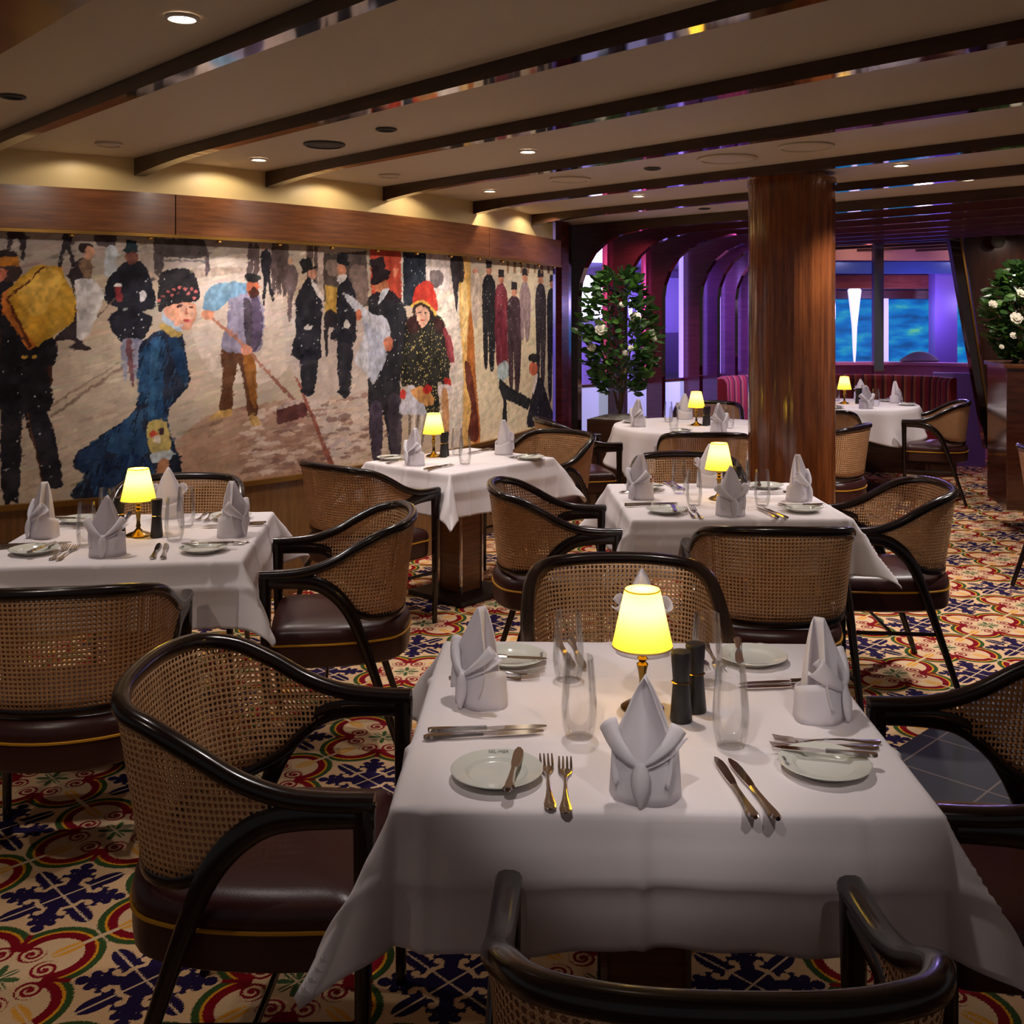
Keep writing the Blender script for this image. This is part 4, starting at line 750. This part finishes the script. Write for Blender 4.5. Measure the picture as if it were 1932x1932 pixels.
for k, (x, y, f, lb) in enumerate(CH):
    o = ch0 if k == 0 else copy_tree(ch0)
    o.location = (x, y, 0.004 if x > 3 and y < 6 else 0); o.rotation_euler = (0, 0, atan2(-f[0], f[1])); o['label'] = lb

# ------------------------------------------------------------------ tables and cloths
TZ = .75
def crease(x, y, cs):
    h = 0
    for c0, ax in cs:
        d = abs((x if ax == 0 else y) - c0); h += .0060 * max(0, 1 - d / .016)
    return h
def square_cloth(hw, hd, drop, cs, seed=0, tilt0=7, tiltc=36):
    rs = random.Random(seed); ph = [rs.uniform(0, 6.28) for _ in range(6)]
    step = .010; ax = hw + drop; ay = hd + drop; nx = int(2 * ax / step); ny = int(2 * ay / step)
    def fn(u, v):
        x = -ax + 2 * ax * u; y = -ay + 2 * ay * v; tx = max(0, abs(x) - hw); ty = max(0, abs(y) - hd)
        sx = math.copysign(1, x); sy = math.copysign(1, y); cz = crease(x, y, cs)
        if tx == 0 and ty == 0: return (x, y, .0015 + cz * .35)
        rho = hypot(tx, ty); phi = atan2(ty, tx)                       # 0 = x side, 90 = y side
        m = sin(2 * phi) ** 1.0 if tx > 0 and ty > 0 else 0
        along = y if tx > ty else x
        til = R(tilt0 + 3.0 * sin(along * 9 + ph[0] + (1 if tx > ty else 3)) + (tiltc - tilt0) * m)
        # round the table edge
        r = .012; q = rho
        if q < r * 1.5: a = q / (r * 1.5) * (pi / 2 - til); hor = r * sin(a); dz = r * (1 - cos(a))
        else: e = q - r * 1.5; a = pi / 2 - til; hor = r * sin(a) + e * sin(til); dz = r * (1 - cos(a)) + e * cos(til)
        hor += .008 * sin(along * 13 + ph[1]) * min(1, q / .15) + cz * 1.3 + .010 * max(0, 1 - abs(q - .105) / .05) * (1 - .6 * m)
        hor += .004 * sin(along * 41 + ph[2]) * (q / .2) ** 1.5
        return (max(-hw, min(hw, x)) + sx * hor * cos(phi) * (1 if tx > 0 else 0), max(-hd, min(hd, y)) + sy * hor * sin(phi) * (1 if ty > 0 else 0), .0015 - dz)
    b = MB().grid(fn, nx, ny)
    return b
def square_table(x, y, rz, w, d, label, cl, cs, drop=.225, seed=0, ped='mwood'):
    t = thing('dining_table', label, 'table', (x, y, 0), rz, 'square pedestal tables')
    MB().box((0, 0, .728), (w - .03, d - .03, .036)).build('tabletop', M['dwood'], t, False, bevel=.004)
    MB().box((0, 0, .37), (.16, .16, .68)).build('pedestal', M['mwood'], t, False, bevel=.004)
    for sx in (-1, 1):
        for sy in (-1, 1): MB().box((sx * .083, sy * .083, .37), (.012, .012, .68)).build('corner_strip', M['steel'], t, False)
    MB().box((0, 0, .015), (.42, .42, .03)).build('base_plate', M['black'], t, False, bevel=.005)
    c = square_cloth(w / 2 - .012, d / 2 - .012, drop, cs, seed).build('tablecloth', M['cloth'], solid=.0012, offset=-1, loc=(x, y, TZ + .0005), auto=False)
    c.rotation_euler = (0, 0, rz); tag(c, cl, 'tablecloth', 'white linen tablecloths')
    return t
def CS(a, b): return [(v, 0) for v in a] + [(v, 1) for v in b]
T1 = (.25, 2.17, R(-1.5)); T2 = (.87, 4.62, R(1.5)); T3 = (-.34, 5.885, R(-41.5) + pi / 2 - pi / 2); T4 = (-1.41, 3.86, R(6.5))
square_table(*T1, .92, .90, 'square dining table in front, under a creased white cloth', 'white creased tablecloth on the large front table', CS((-.40, -.04, .33), (-.555, -.19, .18, .53)), .225, 1)
square_table(*T2, .90, .90, 'square dining table left of the column, second from the front', 'white tablecloth on the second table, left of the column', CS((-.33, .05, .42), (-.5, -.14, .22)), .23, 2)
square_table(*T3, .68, .84, 'small two seat table beside the mural', 'white tablecloth with long pointed corner on the table beside the mural', CS((-.24, .0, .2), (-.3, 0, .3)), .235, 3)
square_table(*T4, .88, .88, 'square dining table at the left edge in front of the mural', 'white tablecloth on the table at the left edge', CS((-.36, -.02, .34), (-.52, -.16, .2)), .225, 4)
def round_table(x, y, r, label, cl, seed):
    t = thing('round_table', label, 'table', (x, y, 0), 0, 'round pedestal tables')
    MB().lathe([(r - .015, 0), (r - .01, .03)], 48, (0, 0, .715)).build('tabletop', M['dwood'], t)
    MB().lathe([(.10, .03), (.10, .71)], 32).build('pedestal', M['mwood'], t); MB().lathe([(.30, 0), (.28, .025), (.10, .03)], 40).build('base', M['black'], t)
    rs = random.Random(seed); ph = rs.uniform(0, 6)
    def fn(u, v):
        th = 2 * pi * u
        if v < .4: q = v / .4 * r; return (q * cos(th), q * sin(th), .0015)
        w = (v - .4) / .6; L = .27 + .05 * cos(4 * th + ph); q = w * L
        fl = (.02 + .05 * w) * (.5 + .5 * cos(14 * th + ph + .8 * sin(3 * th))) * w + .03 * w
        return ((r + .010 * min(1, w * 8) + fl) * cos(th), (r + .010 * min(1, w * 8) + fl) * sin(th), .0015 - q * .97 - (.0 if w else 0))
    c = MB().grid(fn, 168, 30).build('tablecloth', M['cloth'], solid=.0012, offset=-1, loc=(x, y, TZ + .0005), auto=False)
    tag(c, cl, 'tablecloth', 'white linen tablecloths')
T5 = (1.28, 7.68, 0); T6 = (2.95, 9.52, 0)
round_table(T5[0], T5[1], .60, 'round dining table left of the column', 'white draped cloth on the round table left of the column', 5)
round_table(T6[0], T6[1], .62, 'round dining table by the banquette, right of the column', 'white draped cloth on the round table right of the column', 6)

# ------------------------------------------------------------------ tableware prototypes (local: diner sits at -y)
def napkin_mesh():
    b = MB()
    # wrapped band with a slanted top edge
    def band(u, v):
        th = 2 * pi * u - pi / 2; h = .072 + .010 * sin(th) * -1 + .006 * cos(2 * th); r = .054 - .004 * v + .0015 * sin(5 * th)
        if u > .97: r += .002
        return (r * 1.12 * cos(th), r * .92 * sin(th), h * v)
    b.grid(band, 40, 5)
    # standing leaf: pointed arch, cupped
    def leaf(u, v):
        s = (u - .5) * 2; z = .03 + .170 * v; w = .050 * (1 - v ** 2.7) ** .95 * (.80 + .24 * sin(pi * min(1, v * 1.25 + .1))) + .0008
        return (s * w, -.002 - .046 * abs(s) ** 1.4 * (1 - v * .55) + .012 * v, z)
    b.grid(leaf, 16, 18)
    def leaf2(u, v):
        s = (u - .5) * 2; z = .03 + .168 * v; w = .048 * (1 - v ** 2.3) + .0008
        return (s * w, .004 + .034 * (1 - s * s) * (1 - v) ** .7 + .007 * v, z)
    b.grid(leaf2, 14, 14)
    # centre crease lines of the leaf come from two overlapping front folds
    for sx in (-1, 1):
        def fold(u, v, sx=sx):
            z = .045 + .06 * v; a = sx * (.002 + .050 * u * (1 - .25 * v)); return (a, -.048 + .030 * u * u + .012 * v, .060 + .030 * v * (1 - u) + .014 * u * v)
        # rolled ear sweeping up and out
        P = cr([(sx * .004, -.050, .066), (sx * .022, -.047, .078), (sx * .044, -.034, .096), (sx * .060, -.014, .118)], 5)
        n = 14; V = []; F_ = []
        for i, p in enumerate(P):
            q = i / (len(P) - 1); r = .004 + .0145 * q
            tg = (P[min(i + 1, len(P) - 1)] - P[max(i - 1, 0)]).normalized(); sd = tg.cross(Vector((0, 0, 1))).normalized(); up = sd.cross(tg)
            for k in range(n): a = 2 * pi * k / n * .93; V.append(p + sd * r * .8 * cos(a) + up * r * 1.1 * sin(a))
        for i in range(len(P) - 1):
            for k in range(n - 1): F_.append((i * n + k, i * n + k + 1, (i + 1) * n + k + 1, (i + 1) * n + k))
        b.add(V, F_)
    # teardrop loop down the front
    def drop(u, v):
        s = (u - .5) * 2; w = .0155 * sin(pi * min(1, .04 + .92 * (1 - v) ** .8)) ** .9 + .0005
        return (s * w, -.052 - .012 * (1 - s * s) * sin(pi * (1 - v) * .8 + .3) - .006 * (1 - v), .0005 + .074 * v)
    b.grid(drop, 8, 14)
    return b
def cutlery(kind):
    b = MB()
    def prof(pts, z, th, curve=lambda y: 0):
        pts = sorted(pts); full = [(w, y) for y, w in pts] + [(-w, y) for y, w in pts[::-1]]
        n = len(pts); V = []; F_ = []
        for y, w in pts:
            c = curve(y)
            for a, dz in ((-w, 0), (-w * .6, th), (w * .6, th), (w, 0), (w * .6, -th * .6), (-w * .6, -th * .6)): V.append((a, y, z + c + dz))
        for i in range(n - 1):
            for k in range(6): F_.append((i * 6 + k, i * 6 + (k + 1) % 6, (i + 1) * 6 + (k + 1) % 6, (i + 1) * 6 + k))
        F_ += [tuple(range(5, -1, -1)), tuple(range(n * 6 - 6, n * 6))]; b.add(V, F_)
    H_ = [(-.105, .004), (-.100, .0095), (-.085, .0105), (-.06, .0065), (-.03, .0038), (0, .0030), (.02, .0034)]
    if kind == 'fork':
        arch = lambda y: .004 * max(0, 1 - abs(y + .02) / .06) + (.006 * ((y - .05) / .05) ** 2 if y > .05 else 0)
        prof(H_ + [(.035, .006), (.045, .0115), (.058, .0125)], .0035, .0016, arch)
        for x in (-.0108, -.0036, .0036, .0108):
            pts = [(.057, .0022), (.08, .0020), (.098, .0012)]
            V = []; F_ = []
            for y, w in pts:
                for a, dz in ((-w, 0), (w, 0), (w, .0018), (-w, .0018)): V.append((x + a, y, .0035 + arch(y) + dz))
            for i in range(2):
                for k in range(4): F_.append((i * 4 + k, i * 4 + (k + 1) % 4, (i + 1) * 4 + (k + 1) % 4, (i + 1) * 4 + k))
            F_ += [(3, 2, 1, 0), (8, 9, 10, 11)]; b.add(V, F_)
    else:
        k = 1.0 if kind == 'knife' else .78
        prof([(-.115 * k, .004), (-.110 * k, .0095), (-.095 * k, .0105), (-.06 * k, .007), (-.02 * k, .0055), (.0, .0060)], .0055, .0042)
        bl = [(0, .006), (.01, .0075), (.03 * k, .0095), (.08 * k, .0105), (.10 * k, .009), (.118 * k, .003)]
        n = len(bl); V = []; F_ = []
        for y, w in bl:
            for a, dz in ((-w * .75, 0), (w, 0), (w, .0012), (-w * .75, .0022)): V.append((a, y, .0045 + dz))
        for i in range(n - 1):
            for q in range(4): F_.append((i * 4 + q, i * 4 + (q + 1) % 4, (i + 1) * 4 + (q + 1) % 4, (i + 1) * 4 + q))
        F_ += [(3, 2, 1, 0), tuple(range(n * 4 - 4, n * 4))]; b.add(V, F_)
    return b
def glass_mesh():
    o = [(.001, .004), (.020, .0), (.026, .002), (.0315, .020), (.0345, .045), (.0345, .070), (.0315, .110), (.0275, .155)]
    i = [(.0265, .155), (.0305, .110), (.0332, .070), (.0330, .046), (.0285, .024), (.018, .016), (.001, .014)]
    return MB().lathe(o + i, 36)
proto = {}
def proto_or_copy(key, make):
    if key not in proto: proto[key] = make(); return proto[key]
    return copy_tree(proto[key])
def mk_napkin(): return napkin_mesh().build('folded_napkin', M['napkin'], solid=.0014, offset=0)
def mk_glass(): return glass_mesh().build('water_glass', M['glass'])
def mk_plate():
    t = thing('bread_plate', '', 'plate')
    MB().lathe([(.001, .003), (.045, .003), (.047, 0), (.050, 0), (.052, .004), (.060, .008), (.080, .0155), (.0815, .0165), (.0800, .0178), (.0785, .0172), (.0570, .0128), (.0545, .0118), (.0510, .0072), (.046, .0058), (.001, .0054)], 48).build('dish', M['china'], t)
    c = bpy.data.curves.new('lettering', 'FONT'); c.body = 'SEL·MER'; c.size = .0105; c.extrude = .0001; c.align_x = 'CENTER'
    o = bpy.data.objects.new('lettering', c); COL.objects.link(o); bpy.context.view_layer.update()
    dg = bpy.context.evaluated_depsgraph_get(); me = bpy.data.meshes.new_from_object(o.evaluated_get(dg)); bpy.data.objects.remove(o)
    me.materials.clear(); me.materials.append(M['ink']); l = bpy.data.objects.new('lettering', me); COL.objects.link(l); l.parent = t
    l.location = (0, .066, .0152); l.rotation_euler = (R(22), 0, 0); l['label'] = 'grey lettering on the rim'
    return t
def mk_knife(): return cutlery('knife').build('table_knife', M['silver'])
def mk_fork(): return cutlery('fork').build('dinner_fork', M['silver'])
def mk_butter(): return cutlery('butter').build('butter_knife', M['silver'])
def mk_lamp():
    t = thing('table_lamp', '', 'lamp')
    MB().lathe([(.044, 0), (.045, .004), (.036, .010), (.018, .016), (.009, .026), (.006, .032)], 32).build('base', M['brass'], t)
    MB().lathe([(.006, .030), (.009, .036), (.0065, .044), (.006, .060), (.0085, .078), (.012, .092), (.006, .098), (.011, .104), (.006, .110), (.012, .118), (.010, .126), (.005, .132), (.005, .150)], 20).build('stem', M['brass'], t)
    MB().lathe([(.0625, .130), (.0365, .247)], 48).build('lamp_shade', M['shade'], t, auto=True)
    sh = t.children[-1]; me = sh.data
    import bmesh
    bm = bmesh.new(); bm.from_mesh(me); bmesh.ops.delete(bm, geom=[f for f in bm.faces if len(f.verts) > 4], context='FACES'); bm.to_mesh(me); bm.free()
    s = sh.modifiers.new('solid', 'SOLIDIFY'); s.thickness = .0008; s.offset = 0
    MB().lathe([(.0630, .129), (.0632, .1325), (.0622, .1325), (.0620, .129)], 48, close=True).build('shade_trim', M['shadetrim'], sh)
    MB().lathe([(.0368, .244), (.0364, .2475), (.0356, .2475), (.0360, .244)], 48, close=True).build('shade_trim', M['shadetrim'], sh)
    MB().lathe([(.004, .150), (.014, .165), (.017, .180), (.012, .195), (.003, .202)], 16).build('bulb', emis('warm bulb', (255, 230, 170), 9), t)
    return t
def mk_mill():
    t = thing('pepper_mill', '', 'mill')
    MB().lathe([(.021, 0), (.0225, .004), (.0165, .078)], 28).build('body', M['black'], t)
    MB().lathe([(.0165, .0785), (.0205, .134), (.0190, .139), (.004, .140)], 28).build('head', M['black'], t)
    MB().lathe([(.0180, .0765), (.0200, .0780), (.0180, .0795), (.0160, .0780)], 28, close=True).build('ring', M['gold'], t)
    return t
MK = {'nap': mk_napkin, 'glass': mk_glass, 'plate': mk_plate, 'knife': mk_knife, 'fork': mk_fork, 'butter': mk_butter, 'lamp': mk_lamp, 'mill': mk_mill}
CAT = {'nap': 'napkin', 'glass': 'glass', 'plate': 'plate', 'knife': 'knife', 'fork': 'fork', 'butter': 'knife', 'lamp': 'lamp', 'mill': 'mill'}
GRP = {'nap': 'folded standing napkins', 'glass': 'water glasses', 'plate': 'bread plates', 'knife': 'table knives', 'fork': 'dinner forks', 'butter': 'butter knives', 'lamp': 'yellow table lamps', 'mill': 'black mills'}
ZT = TZ + .0035
def put(key, T, x, y, a, label, dz=0, rot=None):
    o = proto_or_copy(key, MK[key])
    c, s = cos(T[2]), sin(T[2]); o.location = (T[0] + x * c - y * s, T[1] + x * s + y * c, ZT + dz)
    o.rotation_euler = (rot[0] if rot else 0, rot[1] if rot else 0, T[2] + a); return tag(o, label, CAT[key], GRP[key])
def setting(T, a, nm, side, rn=.36, full=True, dn=None, jit=0, glass=True):
    """a: rotation of the diner's frame about the table centre"""
    c, s = cos(a), sin(a)
    def q(x, y): return (x * c - y * s, x * s + y * c)
    J = random.Random(jit)
    x, y = q(-.03, -rn); put('nap', T, x, y, a + J.uniform(-.3, .3) + (.5 if 'left' in side else -.45 if 'right' in side else 0), 'white standing folded napkin at the %s of the %s' % (side, nm))
    if glass: x, y = q(.15, -rn + .20); put('glass', T, x, y, a, 'clear stemless glass for the %s seat of the %s' % (side, nm))
    x, y = q(-.285, -rn + .055); put('plate', T, x, y, a, 'small white bread plate at the %s of the %s' % (side, nm))
    x, y = q(-.255, -rn + .045); put('butter', T, x, y, a - .15 + J.uniform(-.1, .1), 'butter knife resting on the bread plate at the %s of the %s' % (side, nm), .0155, (R(-1), 0))
    if full:
        for k, (fx, w) in enumerate(((-.195, 'outer'), (-.165, 'inner'))):
            x, y = q(fx, -rn + .035 - .012 * k); put('fork', T, x, y, a + .04 - .05 * k, '%s silver fork at the %s of the %s' % (w, side, nm))
        for k, (fx, w) in enumerate(((.125, 'inner'), (.155, 'outer'))):
            x, y = q(fx, -rn + .02 - .005 * k); put('knife', T, x, y, a + .12 + .05 * k, '%s silver table knife at the %s of the %s' % (w, side, nm))
def glow(T, x, y, e=1.1):
    e *= 1.3; c, s = cos(T[2]), sin(T[2]); lamp('POINT', (T[0] + x * c - y * s, T[1] + x * s + y * c, ZT + .205), e, (1, .80, .45), .012, name='table_lamp_light')
def centre(T, nm, lx, ly, m1, m2, e=1.1):
    put('lamp', T, lx, ly, 0, 'small brass lamp with glowing yellow shade on the %s' % nm); glow(T, lx, ly, e)
    put('mill', T, *m1, 0, 'black waisted mill nearer the edge of the %s' % nm); put('mill', T, *m2, 0, 'black waisted mill nearer the lamp on the %s' % nm)
N1 = 'front table'; N2 = 'second table'; N4 = 'left table'; N3 = 'mural table'; N5 = 'nearer round table'; N6 = 'far round table'
centre(T1, N1, 0, 0, (.072, -.062), (.108, -.010), 1.0)
for a, sd, rn, j in ((0, 'near side', .385, 1), (-pi / 2, 'left side', .335, 2), (pi, 'far side', .36, 3), (pi / 2, 'right side', .355, 4)): setting(T1, a, N1, sd, rn, True, None, j)
centre(T2, N2, 0, 0, (.09, .05), (.055, .09), 1.0)
for a, sd, rn, j in ((0, 'near side', .36, 5), (-pi / 2, 'left side', .34, 6), (pi, 'far side', .35, 7), (pi / 2, 'right side', .34, 8)): setting(T2, a, N2, sd, rn, True, None, j)
centre(T4, N4, 0, .0, (.072, -.03), (-.072, .02), 1.0)
for a, sd, rn, j in ((0, 'near side', .30, 9), (-pi / 2, 'left side', .34, 10), (pi, 'far side', .35, 11), (pi / 2, 'right side', .34, 12)): setting(T4, a, N4, sd, rn, True, None, j)
centre(T3, N3, -.20, -.02, (-.14, .00), (-.17, .045), 1.0)
setting(T3, 0, N3, 'near end', .32, True, None, 13); setting(T3, pi, N3, 'far end', .32, True, None, 14)
centre(T5, N5, 0, 0, (.06, -.03), (.085, .01), .9)
for k, (a, sd) in enumerate(((.25, 'near side'), (-pi / 2 + .25, 'left side'), (pi + .1, 'far side'), (pi / 2 + .1, 'right side'))): setting(T5, a, N5, sd, .44, False, None, 20 + k)
centre(T6, N6, -.02, 0, (.10, .0), (.13, .03), .9)
for k, (a, sd) in enumerate(((.1, 'near side'), (-pi / 2, 'left side'), (pi - .5, 'far side'), (pi / 2 + .25, 'right side'))): setting(T6, a, N6, sd, .48, False, None, 30 + k)

# ------------------------------------------------------------------ camellia trees
def leafy(t, n, cx, h0, h1, rad, seed, lean=0):
    rs = random.Random(seed); fo = [MB(), MB()]
    for k in range(n):
        q = rs.random(); z = h0 + (h1 - h0) * q; rr = rad * (sin(pi * min(1, .12 + .80 * q)) ** .8) * rs.uniform(.25, 1) ** .6; th = rs.uniform(0, 2 * pi)
        p = Vector((rr * cos(th) + lean * q, rr * sin(th), z)); L = rs.uniform(.065, .115); wd = L * .56
        d = Vector((cos(th + rs.uniform(-.8, .8)), sin(th + rs.uniform(-.8, .8)), rs.uniform(-.3, .8))).normalized(); sd = d.cross(Vector((0, 0, 1))).normalized(); up = sd.cross(d); ro = Matrix.Rotation(rs.uniform(-1.3, 1.3), 3, d); sd = ro @ sd; up = ro @ up
        V = [p, p + d * L * .3 + sd * wd * .42 + up * .004, p + d * L * .6 + sd * wd * .46, p + d * L, p + d * L * .6 - sd * wd * .46, p + d * L * .3 - sd * wd * .42 + up * .004, p + d * L * .45 - up * L * .07]
        fo[0 if rs.random() < .8 else 1].add(V, [(0, 1, 6), (1, 2, 6), (2, 3, 6), (3, 4, 6), (4, 5, 6), (5, 0, 6)])
    fo[0].build('foliage', M['leaf'], t, auto=False); o = fo[1].build('young_foliage', M['leaf2'], t, auto=False); o['label'] = 'brighter young leaves'
    return rs
def bloom(t, p, r, seed):
    b = MB(); rs = random.Random(seed)
    for ring, (n, rr, tl) in enumerate(((7, 1.0, .25), (6, .72, .7), (4, .42, 1.1))):
        for k in range(n):
            th = 2 * pi * k / n + ring * .5; d = Vector((cos(th) * cos(tl), sin(th) * cos(tl), sin(tl))); sd = Vector((-sin(th), cos(th), 0))
            fr_ = Matrix.Rotation(R(62), 3, 'X'); d = fr_ @ d; sd = fr_ @ sd; o = Vector(p); V = [o, o + d * r * rr * .5 + sd * r * .34, o + d * r * rr * .9 + sd * r * .30, o + d * r * rr, o + d * r * rr * .9 - sd * r * .30, o + d * r * rr * .5 - sd * r * .34]
            b.add(V, [(0, 1, 2, 3), (0, 3, 4, 5)])
    b.build('flower', M['petal'], t, solid=.001)
def stems(t, pts):
    b = MB()
    for P, r0, r1 in pts: b.tube(cr(P, 5), lambda q, r0=r0, r1=r1: (r0 + (r1 - r0) * q, r0 + (r1 - r0) * q), 8)
    b.build('trunk', M['bark'], t)
t = thing('planter', 'dark box planter filled with pebbles under the leafy tree', 'planter', (.80, 8.55, 0), R(-30))
MB().box((0, 0, .36), (.40, .40, .72)).build('box', M['dwood'], t, False, bevel=.005); MB().grid(lambda u, v: ((u - .5) * .37, (v - .5) * .37, .722 + .035 * sin(pi * u) * sin(pi * v) + .008 * sin(40 * u) * sin(37 * v)), 24, 24).build('pebbles', M['stone'], t)
t = thing('camellia_tree', 'tall leafy white camellia tree beside the end of the mural', 'tree', (.80, 8.55, .74))
stems(t, [([(0, 0, -.01), (.01, 0, .25), (.02, .01, .55), (-.02, 0, .95)], .035, .012), ([(.01, 0, .05), (.06, .02, .35), (.12, .0, .75)], .026, .008), ([(-.01, .0, .05), (-.07, 0, .3), (-.16, .02, .55)], .024, .008), ([(0, 0, .2), (-.10, -.05, .45), (-.2, -.05, .7)], .018, .006)])
leafy(t, 950, 0, .18, 1.18, .31, 5, -.02)
for k, p in enumerate(((-.17, -.24, .70), (.10, -.25, .80), (-.24, -.15, .56), (.24, -.12, .68), (.02, -.28, .52), (.06, -.28, .56), (.27, -.08, .63), (.0, -.2, .90))): bloom(t, p, (.055, .05, .04, .035, .028, .025, .03, .03)[k], k)
t = thing('camellia_bush', 'white flowering camellia growing from the walnut planter at the right edge', 'shrub', (3.66, 7.58, 1.215))
stems(t, [([(0, 0, -.01), (-.03, -.02, .25), (-.10, -.03, .5)], .028, .01), ([(.02, 0, 0), (.06, 0, .3), (.08, 0, .6)], .026, .01), ([(-.01, 0, .05), (-.12, -.03, .2), (-.24, -.03, .36)], .02, .007)])
leafy(t, 1100, 0, .02, .72, .30, 9, .04)
for k, p in enumerate(((-.03, -.25, .62), (-.15, -.22, .50), (.02, -.28, .46), (-.19, -.22, .32), (.10, -.28, .33), (-.30, -.10, .42), (-.21, -.22, .20), (.0, -.29, .18), (-.26, -.15, .12), (.2, -.22, .25))): bloom(t, p, (.052, .042, .05, .05, .045, .035, .028, .035, .02, .03)[k], 20 + k)
